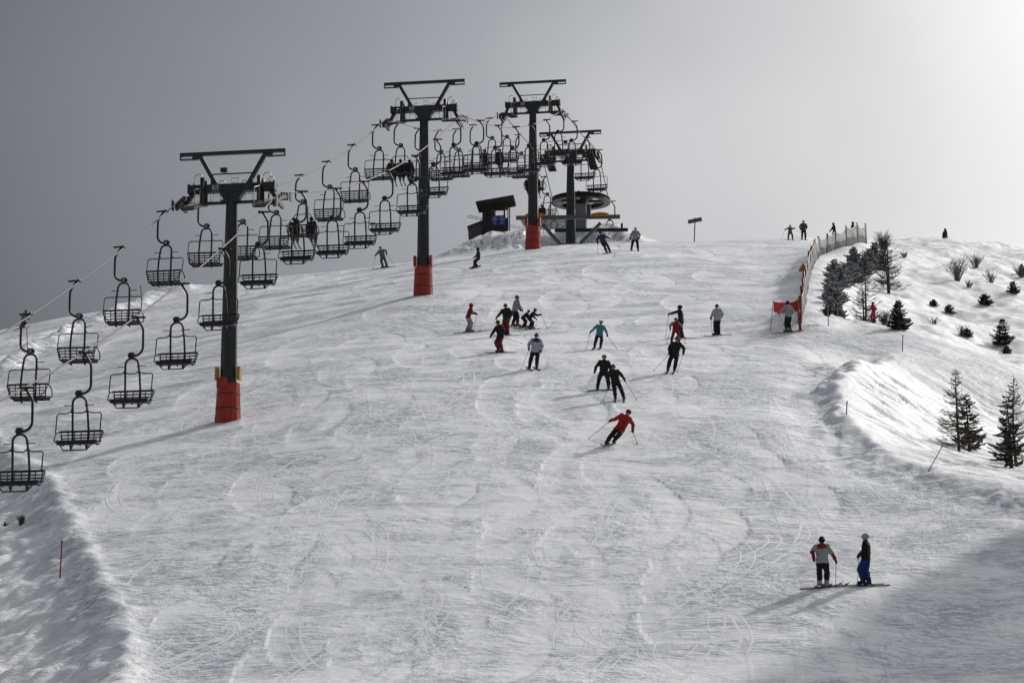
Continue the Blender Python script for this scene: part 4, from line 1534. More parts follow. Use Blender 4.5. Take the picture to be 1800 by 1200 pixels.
    # skis or board
    if gear:
        sy = math.radians(skiyaw if skiyaw is not None else yaw)
        d = Vector((-math.sin(sy), math.cos(sy), 0))
        if gear == 'ski':
            for i, side in enumerate(('left', 'right')):
                p = ftS[i].copy()
                if sit:
                    nrm = (up+fw*0.22).normalized(); q = p-up*0.055*k
                    q = q+fw*0.06
                else:
                    nrm = gnormal(p.x, p.y); q = Vector((p.x, p.y, ground(p.x, p.y)))+nrm*0.004
                    if abs(lean) > 25: nrm = (nrm+Vector((0.4, 0, 0))).normalized()
                make_ski('ski', '%s ski of the %s' % ('left-hand' if side == 'left' else 'right-hand', desc), q, d, nrm, (1.62 if H > 1.5 else 1.25), .095, M[skimat], 'ski', 'skis worn by people')
        else:
            nrm = gnormal(fc.x, fc.y)
            p = Vector((fc.x, fc.y, ground(fc.x, fc.y)))
            make_ski('snowboard', 'snowboard under the %s' % desc, p+nrm*0.01, d, nrm, 1.5, .29, M[skimat], 'snowboard', None, True)
    for hnd, pd, side in ((hands[0], pl, 'left'), (hands[1], pr, 'right')):
        if pd is None: continue
        dv = Vector((pd[0], pd[2] if len(pd) > 2 else 0.0, pd[1])).normalized()
        L = plen*H
        tip = hnd+dv*L
        gz = ground(tip.x, tip.y)
        if tip.z < gz and not sit:
            t = (hnd.z-gz)/max(1e-3, hnd.z-tip.z)
            tip = hnd+dv*L*max(0.3, min(1, t+0.03))
        make_pole('pole on the %s side held by the %s' % (side, desc), hnd, tip)
    return o

def finish_bodies():
    for o, caps, sm, vox in BODIES:
        md = o.modifiers.new('remesh', 'REMESH'); md.mode = 'VOXEL'; md.voxel_size = vox
        s_ = o.modifiers.new('smooth', 'SMOOTH'); s_.iterations = 3; s_.factor = 0.5
    bpy.context.view_layer.update()
    dg = bpy.context.evaluated_depsgraph_get()
    for (o, caps, sm, vox), (hh_, sp_, H_) in zip(BODIES, HEM):
        me_ = bpy.data.meshes.new_from_object(o.evaluated_get(dg))
        o.modifiers.clear()
        old = o.data
        mats = list(old.materials)
        n = len(me_.polygons)
        cen = np.empty(n*3); me_.polygons.foreach_get('center', cen); cen = cen.reshape(-1, 3)
        best = np.full(n, 1e9); lab = np.zeros(n, dtype=np.int32)
        for l_, a, b, r0, r1 in caps:
            A, B = np.array(a), np.array(b)
            d = B-A
            L2 = max(1e-9, float(d @ d))
            t = np.clip(((cen-A) @ d)/L2, 0, 1)
            dist = np.linalg.norm(cen-(A+t[:, None]*d), axis=1)-(r0+(r1-r0)*t)
            m = dist < best
            best[m] = dist[m]; lab[m] = sm[l_]
        # a clean hem: the jacket ends a hand below the hips
        hgt = (cen-np.array(hh_)) @ np.array(sp_)
        for a_, b_ in (('pants', 'low'),):
            lab[(lab == sm[a_]) & (hgt > -0.055*H_)] = sm[b_]
        lab[(lab == sm['low']) & (hgt < -0.055*H_)] = sm['pants']
        # folds of cloth
        nv_ = len(me_.vertices)
        co_ = np.empty(nv_*3); me_.vertices.foreach_get('co', co_); co_ = co_.reshape(-1, 3)
        nr_ = np.empty(nv_*3); me_.vertices.foreach_get('normal', nr_); nr_ = nr_.reshape(-1, 3)
        sd = sum(map(ord, o.name)) % 97
        f_ = fbm(co_[:, 0]*1.0+co_[:, 1], co_[:, 2]*1.7+co_[:, 1], 0.15, 3, 5+sd % 13, 0.65)
        co_ += nr_*(0.032*f_)[:, None]
        me_.vertices.foreach_set('co', co_.ravel())
        me_.materials.clear()
        for m_ in mats: me_.materials.append(m_)
        me_.polygons.foreach_set('material_index', lab)
        me_.polygons.foreach_set('use_smooth', np.ones(n, dtype=bool))
        me_.update()
        o.data = me_
        bpy.data.meshes.remove(old)

BLK, NVY, GRY, WHT = (.014, .014, .016), (.018, .02, .045), (.22, .23, .24), (.62, .63, .68)
RED, DRED = (.30, .012, .016), (.16, .008, .014)
def pp(u, v): return hit(u, v)[0]
# the two in the foreground
person('skier in grey jacket with red shoulders, foreground', pp(1448, 1032), 1.76, yaw=-15, lean=-1, hip=.50, pitch=6, hl=(-.15, -.15), hr=(.27, -.19), hdep=(-.10, .05), pr=(-.03, -1),
       jacket=(.42, .43, .43), yoke=(.34, .02, .02), sleeve=(.40, .40, .40), cuff=(.26, .015, .015), pants=(.014, .014, .016), boots=(.40, .36, .36), hat=(.012, .012, .014), hatkind='beanie',
       feet=((-.14, .02), (.10, -.04)), skiyaw=-72, plen=.64, label='person in grey jacket with red shoulders and dark trousers, hand on hip')
person('skier in black jacket and blue trousers, foreground', pp(1522, 1029), 1.80, yaw=70, lean=-1, hip=.50, pitch=-2, hl=(-.11, -.12), hr=(-.03, -.14), hdep=(.02, .02), pl=(-.06, -1), pr=(-.02, -1),
       jacket=(.008, .008, .009), pants=(.006, .035, .17), boots=(.02, .025, .05), hat=(.42, .42, .48), hatkind='helmet', feet=((-.08, .05), (.12, -.05)), skiyaw=100, plen=.66,
       label='person in black jacket, blue trousers and pale helmet, standing with two poles')
# on the run, nearest first
person('carving skier in red jacket', pp(1073, 781), 1.80, yaw=188, lean=34, hip=.45, pitch=16, hl=(-.33, .0), hr=(.20, -.22), pl=(-17, -14), pr=(6, -16),
       jacket=(.40, .022, .008), pants=BLK, boots=(.05, .03, .03), hat=BLK, hatkind='helmet', feet=((-.16, -.1), (.16, .1)), skiyaw=165, label='person in red jacket leaning hard into a carved turn')
person('black-clad skier in front of the snowboarder', pp(1089, 703), 1.68, yaw=185, lean=-13, hip=.50, pitch=10, hl=(-.15, -.2), hr=(.27, -.12), pl=(-8, -22), pr=(13, -22),
       hat=(.05, .02, .018), hatkind='beanie', feet=((-.20, 0), (.22, 0)), skiyaw=178, label='black-clad person on skis in front of the snowboarder')
person('snowboarder in black jacket and blue jeans', pp(1060, 686), 1.74, yaw=178, lean=3, hip=.47, pitch=8, hl=(-.25, -.15), hr=(.18, -.2), pants=(.012, .02, .055), hat=(.20, .2, .21),
       feet=((-.27, 0), (.27, 0)), gear='board', skiyaw=97, label='snowboarder in black jacket, blue jeans and grey helmet')
person('black-clad skier with brown hat', pp(1180, 654), 1.78, yaw=178, lean=13, hip=.49, pitch=10, hl=(-.19, -.15), hr=(.21, -.15), pl=(-10, -11), pr=(-9, -26),
       hat=(.06, .03, .02), hatkind='beanie', feet=((-.17, 0), (.15, 0)), skiyaw=172, label='person in black with a brown hat skiing down below the red-suited child')
person('skier in white and navy jacket', pp(937, 649), 1.78, yaw=178, lean=7, hip=.51, pitch=4, hl=(-.19, -.13), hr=(.15, -.19), pl=(-10, -26), pr=(-7, -23),
       jacket=(.50, .50, .60), yoke=(.04, .045, .12), sleeve=(.48, .48, .58), pants=(.015, .017, .03), hat=BLK, hatkind='beanie', feet=((-.18, 0), (.18, .02)), skiyaw=190,
       label='person in white jacket with navy shoulders and dark trousers, two poles')
person('skier in black jacket and pink trousers', pp(880, 620), 1.74, yaw=130, lean=-3, hip=.48, pitch=12, hl=(-.25, -.22), hr=(.12, -.18), pl=(8, -9), pr=(26, -8),
       pants=(.17, .016, .035), boots=(.16, .03, .04), scarf=(.26, .014, .012), hat=BLK, hatkind='beanie', feet=((-.09, .06), (.09, -.06)), skiyaw=94, low=BLK,
       label='person in black jacket and pink trousers skiing towards the left')
person('skier in teal jacket', pp(1050, 613), 1.50, yaw=185, lean=9, hip=.49, pitch=8, hl=(-.36, -.13), hr=(.24, -.2), pl=(-5, -19), pr=(5, -7),
       jacket=(.10, .27, .29), pants=(.02, .02, .024), hat=(.28, .02, .02), hatkind='ears', feet=((-.18, 0), (.2, 0)), skiyaw=170, label='child in teal jacket with a red eared hat')
person('navy-clad adult behind the red-suited child', pp(1198, 595), 1.82, yaw=75, lean=-1, hip=.515, pitch=2, hl=(-.29, .03), hr=(-.02, -.18), pl=(-5, -38),
       jacket=(.016, .014, .036), pants=(.012, .012, .02), hat=BLK, feet=((-.1, 0), (.08, .04)), skiyaw=92, label='tall person in navy holding a pole out, behind the child in red')
person('child in red suit on the run', pp(1187, 604), 1.38, yaw=182, lean=2, hip=.49, pitch=6, hl=(-.22, -.12), hr=(.24, -.10), pl=(-6, -22), pr=(4, -20),
       jacket=RED, pants=(.22, .012, .016), sleeve=(.25, .2, .2), hat=(.02, .02, .03), feet=((-.26, 0), (.28, .05)), skiyaw=180, label='child in a red suit with legs apart in front of the navy adult')
person('skier in white jacket standing with one pole', pp(1261, 590), 1.72, yaw=150, lean=0, hip=.515, pitch=0, hl=(-.18, -.15), hr=(.12, -.17), pl=(2, -30),
       jacket=(.50, .50, .58), pants=BLK, hat=BLK, hatkind='beanie', scarf=BLK, feet=((-.09, 0), (.1, .03)), skiyaw=100, label='person in white jacket and black trousers standing with one pole at the side')
person('skier in red jacket and pale trousers', pp(823, 584), 1.70, yaw=-85, lean=1, hip=.485, pitch=16, hl=(-.08, -.17), hr=(.16, -.06), pl=(0, -22), pr=(-4, -26),
       jacket=RED, sleeve=(.22, .012, .014), cuff=BLK, pants=(.40, .40, .44), boots=(.25, .25, .26), hat=RED, hatkind='hood', feet=((-.1, .03), (.12, -.03)), skiyaw=-88, label='person in red hooded jacket and pale trousers at the left of the group')
person('skier in black jacket and red trousers', pp(890, 590), 1.76, yaw=150, lean=-1, hip=.51, pitch=6, hl=(-.29, -.17), hr=(.16, -.16), sleeve=(.02, .016, .016), cuff=(.22, .012, .014),
       low=(.02, .12, .06), pants=(.22, .01, .012), hat=BLK, hatkind='beanie', feet=((-.08, .04), (.1, -.02)), skiyaw=88, label='person in black jacket with green hem and red trousers, middle of the group')
person('adult in black and white vest', pp(905, 574), 1.80, yaw=-65, lean=0, hip=.51, pitch=12, hl=(.08, -.16), hr=(.15, -.15), jacket=(.36, .37, .38), yoke=BLK, sleeve=(.30, .3, .31), cuff=BLK,
       pants=BLK, hat=BLK, hatkind='beanie', boots=(.2, .06, .06), feet=((-.13, .05), (.14, -.04)), skiyaw=-95, label='tall adult in black and white jacket bending over two children')
person('smaller child held by the adult', pp(921, 576), 1.22, yaw=-85, hip=.44, pitch=48, hl=(.12, -.16), hr=(.2, -.1), jacket=(.016, .018, .035), hat=BLK, boots=(.2, .02, .03),
       feet=((-.1, .03), (.1, -.03)), skiyaw=-85, label='bent child in dark suit beside the tall adult')
person('child with one pole bent forward', pp(932, 579), 1.36, yaw=-95, hip=.45, pitch=42, hl=(.1, -.16), hr=(.30, .0), pr=(9, -22), jacket=(.014, .016, .03), pants=(.016, .016, .028), hat=(.03, .03, .035), boots=(.24, .02, .03),
       feet=((-.12, .03), (.14, -.03)), skiyaw=-95, label='bent child in dark suit holding a pole, rightmost of the group')
person('skier with grey back by the red banner', pp(1386, 584), 1.72, yaw=35, lean=0, hip=.51, pitch=3, hl=(-.25, -.07), hr=(.10, -.17), pl=(8, -20), jacket=(.34, .36, .36), yoke=(.30, .32, .32), sleeve=BLK,
       pants=BLK, boots=(.20, .20, .03), hat=(.02, .03, .10), hatkind='beanie', scarf=(.15, .25, .26), feet=((-.1, 0), (.12, .03)), skiyaw=95, label='person in grey and black jacket with yellow boots beside the red banner')
person('child in red below the larch', at(1536, 176.5), 1.22, yaw=70, hip=.51, pitch=2, hl=(-.16, -.08), hr=(.12, -.12), jacket=(.42, .012, .05), pants=(.38, .012, .05), hat=(.08, .06, .06), hatkind='beanie', gear=None,
       label='child in bright red half hidden behind the edge of the run')
# along the crest and by the station
person('skier in pale grey suit', pp(676, 471), 1.70, yaw=160, lean=-14, hip=.49, pitch=14, hl=(-.26, -.12), hr=(.24, -.02), pl=(-3, -21), pr=(12, -18), jacket=(.16, .165, .16), pants=(.13, .13, .125), hat=(.2, .2, .2),
       feet=((-.12, 0), (.2, 0)), skiyaw=115, label='person in a pale grey suit skiing on the left skyline')
person('snowboarder in black and teal', pp(836, 471), 1.62, yaw=95, lean=8, hip=.43, pitch=10, hl=(-.12, -.14), hr=(.1, -.18), jacket=(.03, .05, .05), yoke=BLK, pants=BLK, hat=BLK, hatkind='hood', feet=((-.12, -.14), (.12, .14)), gear='board', skiyaw=150,
       label='snowboarder in dark teal and black below the hut')
person('skier in blue-grey jacket by the station', pp(1069, 445), 1.75, yaw=182, lean=-24, hip=.48, pitch=12, hl=(-.2, -.2), hr=(.27, .0), pl=(0, -14), pr=(20, -18), jacket=(.05, .06, .10), pants=(.03, .035, .06), hat=(.03, .03, .035),
       feet=((-.12, 0), (.14, 0)), skiyaw=165, label='person in blue-grey skiing in front of the station beam')
person('skier in white jacket by the station', pp(1116, 441), 1.74, yaw=175, lean=3, hip=.51, pitch=6, hl=(-.2, -.17), hr=(.16, -.17), pl=(-18, -10), jacket=(.36, .37, .36), yoke=(.32, .33, .32), scarf=(.3, .02, .02), pants=(.02, .02, .028), hat=(.6, .6, .58), hatkind='beanie',
       feet=((-.26, 0), (.24, 0)), skiyaw=182, label='person in pale jacket with white hat right of the station')
person('child with arms spread on the crest', pp(1389, 421.5), 1.42, yaw=185, hip=.47, pitch=5, hl=(-.33, -.01), hr=(.29, .08), pl=(-6, -14), pr=(8, -8), jacket=(.12, .13, .135), pants=BLK, hat=(.06, .06, .065), feet=((-.24, 0), (.28, 0)), skiyaw=185,
       label='child with both arms spread on the crest')
person('adult in grey-green jacket on the crest', pp(1412, 421.5), 1.78, yaw=190, hip=.515, pitch=3, hl=(-.17, -.17), hr=(.16, -.12), jacket=(.075, .08, .06), pants=BLK, hat=(.25, .25, .26), feet=((-.12, 0), (.2, 0)), skiyaw=185,
       label='adult in grey-green jacket beside the child on the crest')
person('dark figure left behind the net fence', hit(1467, 424, 238)[0], 1.74, yaw=100, hip=.51, pitch=8, hl=(-.2, -.2), hr=(.05, -.18), hat=(.06, .06, .065), feet=((-.1, 0), (.1, 0)), skiyaw=100, label='dark-clad person with bent arm behind the net fence')
person('dark figure with a red sleeve behind the net fence', hit(1498, 423, 244)[0], 1.74, yaw=-90, hip=.50, pitch=10, hl=(.05, -.16), hr=(.2, -.12), cuff=(.22, .02, .02), hat=BLK, feet=((-.1, 0), (.1, 0)), skiyaw=-90,
       label='dark-clad person with red sleeve behind the far net')
person('lone dark figure on the right skyline', at(1661, 296), 1.75, yaw=-60, hip=.46, pitch=14, hl=(-.1, -.2), hr=(.1, -.2), jacket=(.012, .013, .022), hat=BLK, hatkind='hood', gear=None, label='lone dark figure half hidden on the right skyline')
person('skier in grey jacket on the left ridge', pp(38, 577), 1.62, yaw=-100, lean=14, hip=.44, pitch=10, hl=(-.1, -.16), hr=(.2, -.18), jacket=(.20, .21, .22), pants=(.06, .065, .075), hat=(.02, .02, .022), hatkind='beanie', feet=((-.15, 0), (.12, 0)), skiyaw=-110,
       label='person in grey jacket crouching on the far left ridge')
# riders on the chairs, seen from behind
def rider(ch, x, desc, **kw):
    R_ = Matrix.Rotation(ch.rotation_euler.z, 3, 'Z')
    p = ch.location+R_ @ Vector((x, 0.10, -3.28))
    person(desc, p, yaw=math.degrees(ch.rotation_euler.z), sit=True, pitch=-4, hl=(-.13, -.18), hr=(.13, -.18), hdep=(.12, .12), label='person, '+desc+', seated on a lift chair', **kw)
rider(UP[7], -.52, 'rider in dark jacket and red trousers', H=1.70, jacket=(.02, .02, .022), low=(.06, .01, .015), pants=(.28, .006, .02), hat=BLK, lean=4)
rider(UP[7], .54, 'rider in dark jacket and grey trousers', H=1.72, jacket=(.03, .033, .03), pants=(.14, .15, .17), hat=BLK, lean=-3)
rider(UP[11], -.58, 'left rider of the three in brown jacket', H=1.72, jacket=(.06, .035, .012), pants=BLK, hat=(.02, .02, .02))
rider(UP[11], .0, 'middle rider of the three', H=1.70, jacket=(.012, .012, .013), pants=(.016, .016, .018), hat=BLK, hatkind='beanie')
rider(UP[11], .58, 'right rider of the three', H=1.68, jacket=(.014, .014, .016), pants=(.016, .016, .02), hat=BLK)
rider(UP[16], -.55, 'rider in blue jacket', H=1.72, jacket=(.012, .03, .06), pants=BLK, hat=BLK)
rider(UP[16], .57, 'rider in black beside the blue one', H=1.72, jacket=BLK, pants=BLK, hat=BLK, lean=4)
rider(UP[19], -.5, 'rider in black left of the third tower', H=1.72, jacket=BLK, pants=BLK, hat=BLK)
rider(UP[19], .2, 'rider in dark red at the third tower', H=1.70, jacket=(.05, .008, .01), pants=BLK, hat=(.1, .012, .014))
rider(UP[20], -.45, 'single rider in black with red collar', H=1.72, jacket=BLK, yoke=(.05, .01, .012), pants=BLK, hat=BLK, hatkind='beanie')
# ------------------------------------------------------------------ fence, signs, poles
fence = thing('net_fence', 'long white safety net fence on red and grey posts climbing the right side', 'fence', at(1408, 172))
fb = fence.location.copy()
fp = []
for i, (u, v, D) in enumerate(FENCE_PIX):
    p = at(u, D)
    fp.append(p)
    h = (1.75 if i > 12 else 1.62) if i > 10 else (1.48 if i > 7 else 1.65)
    lean_ = Vector((_r.uniform(-.08, .10), _r.uniform(-.06, .06), 0))
    q = p+Vector((0, 0, h))+lean_
    red = i < 8
    mt = M['marker_red'] if red else M['greysteel']
    MB().cyl(p-fb-Vector((0, 0, .4)), q-fb, 0.07 if not red else 0.055, n=7).build('post', mt, fence)
    if red:
        MB().box(p-fb+Vector((-0.06, -.05, h*0.72)), (.12, .12, .75), Matrix.Rotation(_r.uniform(-.12, .12), 3, 'Y')).build('post_pad', M['red_pad'], fence)
    fp[-1] = (p, q)
for i in range(len(fp)-1):
    (a0, a1), (b0, b1) = fp[i], fp[i+1]
    n = 10; m = 6
    vs_, fs_ = [], []
    side = Vector(((b0-a0).y, -(b0-a0).x, 0)).normalized()
    droop = _r.uniform(.22, .38)
    bel = _r.uniform(.10, .22)
    for j in range(n+1):
        t = j/n
        lo = a0.lerp(b0, t); lo.z = ground(lo.x, lo.y)-0.05
        hi = a1.lerp(b1, t)-Vector((0, 0, 4*droop*t*(1-t)+.06))
        for k in range(m+1):
            s = k/m
            w_ = 4*t*(1-t)*bel*math.sin(math.pi*s)+0.03*math.sin(9*t+7*s+i)
            vs_.append(lo.lerp(hi, s)-fb+side*w_)
    lo_f, hi_f = [], []
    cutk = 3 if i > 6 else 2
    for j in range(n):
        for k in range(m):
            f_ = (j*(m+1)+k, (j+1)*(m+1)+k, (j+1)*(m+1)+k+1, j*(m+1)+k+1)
            (lo_f if k < cutk else hi_f).append(f_)
    mb = MB(); mb.add(vs_, hi_f)
    po = mb.build('net_panel', M['net'], fence, smooth=True)
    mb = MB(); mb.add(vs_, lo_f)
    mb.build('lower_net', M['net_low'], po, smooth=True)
    MB().tube([Vector(vs_[j*(m+1)+m]) for j in range(n+1)], 0.018, 4).build('top_cord', M['plate'], po)
# red board closing the near end of the fence
p = at(1406, 170.5)
eb = MB()
eb.box((0, 0, .50), (.10, .22, 1.15), Matrix.Rotation(-.10, 3, 'Y'))
e = thing('red_end_pad', 'tall red pad at the lower end of the net fence', 'crash pad', p)
eb.build('pad', M['red_pad'], e)
MB().cyl((0.02, .1, -.3), (-.1, .1, 1.75), .05, n=7).build('post', M['marker_red'], e)
MB().box((-.02, -.12, .62), (.10, .02, .08), Matrix.Rotation(-.10, 3, 'Y')).build('strap', M['black'], e)

# red banner on two sticks
bl, br_ = at(1357.5, 171.5), at(1403, 172.5)
bn = thing('red_banner', 'red cloth banner stretched between two sticks at the lower fence end', 'banner', bl)
z_l = W(1360, 526, 171.5).z-bl.z
z_r = W(1402, 526, 172.5).z-bl.z
dv = br_-bl
vs_, fs_ = [], []
n = 12
for j in range(n+1):
    t = j/n
    q = Vector((dv.x*t, dv.y*t, 0))
    wv = 0.05*math.sin(t*9.0)
    top = z_l+(z_r-z_l)*t-0.12*4*t*(1-t)
    for k in range(4):
        vs_.append((q.x+(0.10 if t < .01 else 0.0), q.y+wv*(0.5+k/6), top-0.62*(1-k/3)))
for j in range(n):
    for k in range(3):
        fs_.append((j*4+k, (j+1)*4+k, (j+1)*4+k+1, j*4+k+1))
mb = MB(); mb.add(vs_, fs_)
mb.build('cloth', M['flag_red'], bn, smooth=True)
MB().cyl((-.12, 0, -.2), (.10, 0, z_l+.05), .022, n=6).build('stick', M['plate'], bn)
MB().cyl((dv.x, dv.y, dv.z-.2), (dv.x, dv.y, z_r+.1), .022, n=6).build('stick', M['marker_red'], bn)

# triangular warning sign half way up the fence
p = at(1412, 205)
ts = thing('warning_sign', 'orange triangular warning sign standing at the fence', 'sign', p)
zc = W(1412, 470, 205).z-p.z
tri = MB().prism([(-.30, zc-.22), (.30, zc-.22), (0, zc+.30)], -.02, .02)
tri.build('sign_face', M['sign_orange'], ts)
MB().tube([(-.32, -.025, zc-.235), (.32, -.025, zc-.235), (0, -.025, zc+.325)], .022, 4, closed=True).build('sign_rim', M['marker_red'], ts)
MB().cyl((0, .05, -.4), (0, .05, zc), .05, n=6).build('post', M['marker_red'], ts)

# octagonal sign seen from behind
p = at(1455, 172.5)
os_ = thing('octagonal_sign', 'dark back of an octagonal sign on a thin grey post', 'sign', p)
zc = W(1455, 547, 172.5).z-p.z
pl_ = MB().prism([(.27*math.cos(math.pi*(k+.5)/4), zc+.27*math.sin(math.pi*(k+.5)/4)) for k in range(8)], -.015, .015)
pl_.build('sign_plate', M['black'], os_)
MB().cyl((.03, -.04, -.4), (.03, -.04, zc+.4), .03, n=6).build('post', M['galv'], os_)

# direction board on the crest
p = at(1221, 286)
ds = thing('direction_board', 'long grey direction board on a post on the skyline', 'sign', p)
zc = W(1223, 386, 286).z-p.z
rot = Matrix.Rotation(-math.radians(24), 3, 'Z') @ Matrix.Rotation(0.0, 3, 'Y')
bd = MB()
d2 = Vector((math.cos(math.radians(12)), -.2, 0.16)).normalized()
bd.bar(Vector((0.05, -.06, zc))-d2*0.66, Vector((0.05, -.06, zc))+d2*0.66, .05, .38)
bd.build('board', M['greysteel'], ds)
MB().cyl((-.06, 0, -.4), (.08, 0, zc+.28), .055, n=7).build('post', M['greysteel'], ds)
MB().bar(Vector((0.05, -.03, zc+.08))-d2*0.6, Vector((0.05, -.03, zc+.08))+d2*0.6, .03, .04).build('back_rail', M['galv'], ds)

def marker(u, vfoot, utop, vtop, label, mat, r=.028, D=None):
    if D is None:
        p, D = hit(u, vfoot)
    else:
        p = at(u, D)
    t = W(utop, vtop, D)
    mb = MB().cyl(Vector((0, 0, -.25)), t-p, r, r*.85, n=6)
    o = mb.build('marker_pole', M[mat])
    o.location = p
    tag(o, label, 'pole', 'marker poles beside the run')
    d = (t-p).normalized()
    MB().cyl(t-p-d*.10, t-p+d*.01, r*1.15, n=6).build('cap', M['black'], o)
    return o
marker(105, 1016, 109, 950, 'dark red marker pole in the shaded snow at the lower left', 'marker_red', .030)
marker(1586, 617, 1587, 589, 'short dark marker pole near the top of the sunlit bank', 'black', .03)
marker(1487, 729, 1489, 705, 'short dark marker pole at the left rim of the sunlit bank', 'black', .03)
marker(1625, 829, 1657, 783, 'thin stick leaning to the right on the bank', 'twig', .02)
marker(250, 533, 247, 502, 'dark marker pole on the left skyline behind a chair', 'marker_red', .035)
marker(49, 622, 47, 577, 'red marker pole on the upper left rim behind the first uphill chair', 'marker_red', .032)

# ------------------------------------------------------------------ trees and shrubs
def larch(label, base, H, seed, wood='twig', two=False, spread=.34, dens=1.0, group='bare larches on the right'):
    rr = random.Random(seed)
    root = thing('larch_tree', label, 'tree', base, rr.uniform(0, 6.28), group)
    stems = [(Vector((0, 0, 0)), H, Vector((rr.uniform(-.05, .05), rr.uniform(-.05, .05), 0)))]
    if two:
        stems.append((Vector((-.35, .1, 0)), H*.78, Vector((-.12, .02, 0))))
    tw = MB()
    for s0, hh, lean_ in stems:
        pts, rs = [], []
        for k in range(12):
            t = k/11
            pts.append(s0+Vector((lean_.x*t*hh*.5+.05*math.sin(t*5+seed), lean_.y*t*hh*.5+.04*math.cos(t*4+seed), t*hh-.25*(1-t))))
            rs.append(max(.010, (.020*hh)*(1-t)**.85))
        MB().tube(pts, rs, 7).build('trunk', M['bark'], root, smooth=True)
        nb = int(90*dens*hh/3.5)
        for b in range(nb):
            t = rr.uniform(.10, .97)**.9
            i = min(10, int(t*11)); f_ = t*11-i
            p = pts[i].lerp(pts[min(11, i+1)], f_)
            a = b*2.4+rr.uniform(-.5, .5)
            L = hh*spread*(1.04-t)**.8*rr.uniform(.55, 1.1)
            d = Vector((math.cos(a), math.sin(a), 0))
            bp = []
            for k in range(6):
                s = k/5
                bp.append(p+d*L*s+Vector((0, 0, L*(-.16*math.sin(s*2.6)+.34*s*s)+rr.uniform(-.02, .02))))
            tw.tube(bp, [max(.010, .0045*hh*(1-k/5*.7)*(1.15-t)) for k in range(6)], 4)
            for c in range(int(5+L*12)):
                s = rr.uniform(.18, 1)
                k = min(4, int(s*5))
                q = bp[k].lerp(bp[k+1], s*5-k)
                a2 = a+rr.choice((-1, 1))*rr.uniform(.4, 1.2)
                l2 = L*rr.uniform(.14, .34)
                e_ = q+Vector((math.cos(a2)*l2, math.sin(a2)*l2, rr.uniform(-.05, .4)*l2))
                m_ = q.lerp(e_, .5)+Vector((0, 0, -.05*l2))
                tw.tube([q, m_, e_], [.009, .008, .006], 3)
    tw.build('crown', M[wood], root)
    return root

def spruce(label, base, H, seed, width=.40, snow=.5, group=None, tilt=0.0, mat='needles', skip=.10):
    """small spruce: whorls of drooping boughs clothed in needle sprays, snow on top"""
    rr = random.Random(seed)
    root = thing('spruce_tree', label, 'tree', base, rr.uniform(0, 6.28), group)
    MB().tube([Vector((0, 0, -.2)), Vector((.02, .0, H*.5)), Vector((0, .01, H*1.02))], [.03*H+.01, .018*H, .004], 6).build('trunk', M['bark'], root)
    nd, sn = MB(), MB()
    t = 0.04
    b = 0
    while t < .985:
        nw = 6 if t < .6 else 5
        for j in range(nw):
            a = b*1.1+j*6.283/nw+rr.uniform(-.25, .25)
            if rr.random() < skip: continue
            L = H*width*(1.0-t)**.8*rr.uniform(.45, 1.2)+.05*H
            d = Vector((math.cos(a), math.sin(a), 0))
            sd = Vector((-d.y, d.x, 0))
            p = Vector((0, 0, t*H))
            drop = rr.uniform(-.38, .22)
            m = max(4, int(L/.07))
            for k in range(1, m+1):
                s = k/m
                q = p+d*L*s+Vector((0, 0, L*(drop*s+.22*s*s)))
                wl_ = L*.34*(1.12-s)*rr.uniform(.5, 1.4)+.04
                for sg_ in (-1, 1):
                    tip = q+sd*sg_*wl_*.75+d*wl_*.62+Vector((0, 0, rr.uniform(-.10, .05)*wl_))
                    q2 = q-d*.05+Vector((0, 0, -.03))
                    n_ = Vector((0, 0, .035))
                    nd.add([q+n_, q2, tip], [(0, 1, 2)])
                    nd.add([q-d*.02, tip-Vector((0, 0, .05))-d*.06, tip+d*.03], [(0, 1, 2)])
                    if rr.random() < snow*.8:
                        c_ = q.lerp(tip, .45)
                        r_ = rr.uniform(.35, .8)*wl_
                        up_ = Vector((0, 0, .035))
                        sn.add([c_-d*r_*.5+up_*.4, c_+sd*sg_*r_*.45+up_*.3, c_+d*r_*.6+up_*.4, c_-sd*sg_*r_*.35+up_*.3, c_+up_*1.7],
                               [(0, 1, 4), (1, 2, 4), (2, 3, 4), (3, 0, 4), (3, 2, 1, 0)])
            nd.tube([p, p+d*L*.55+Vector((0, 0, L*(drop*.55+.07))), p+d*L+Vector((0, 0, L*(drop+.22)))], [.012, .009, .004], 3)
        t += .047*rr.uniform(.6, 1.4)*(1.6 if H < 1 else 1)
        b += 1
    nd.build('crown', M[mat], root)
    if sn.v:
        tag(sn.build('snow_cover', M['tree_snow'], root), kind='stuff')
    root.rotation_euler = (rr.uniform(-.06, .06)+tilt, rr.uniform(-.06, .06), root.rotation_euler.z)
    return root

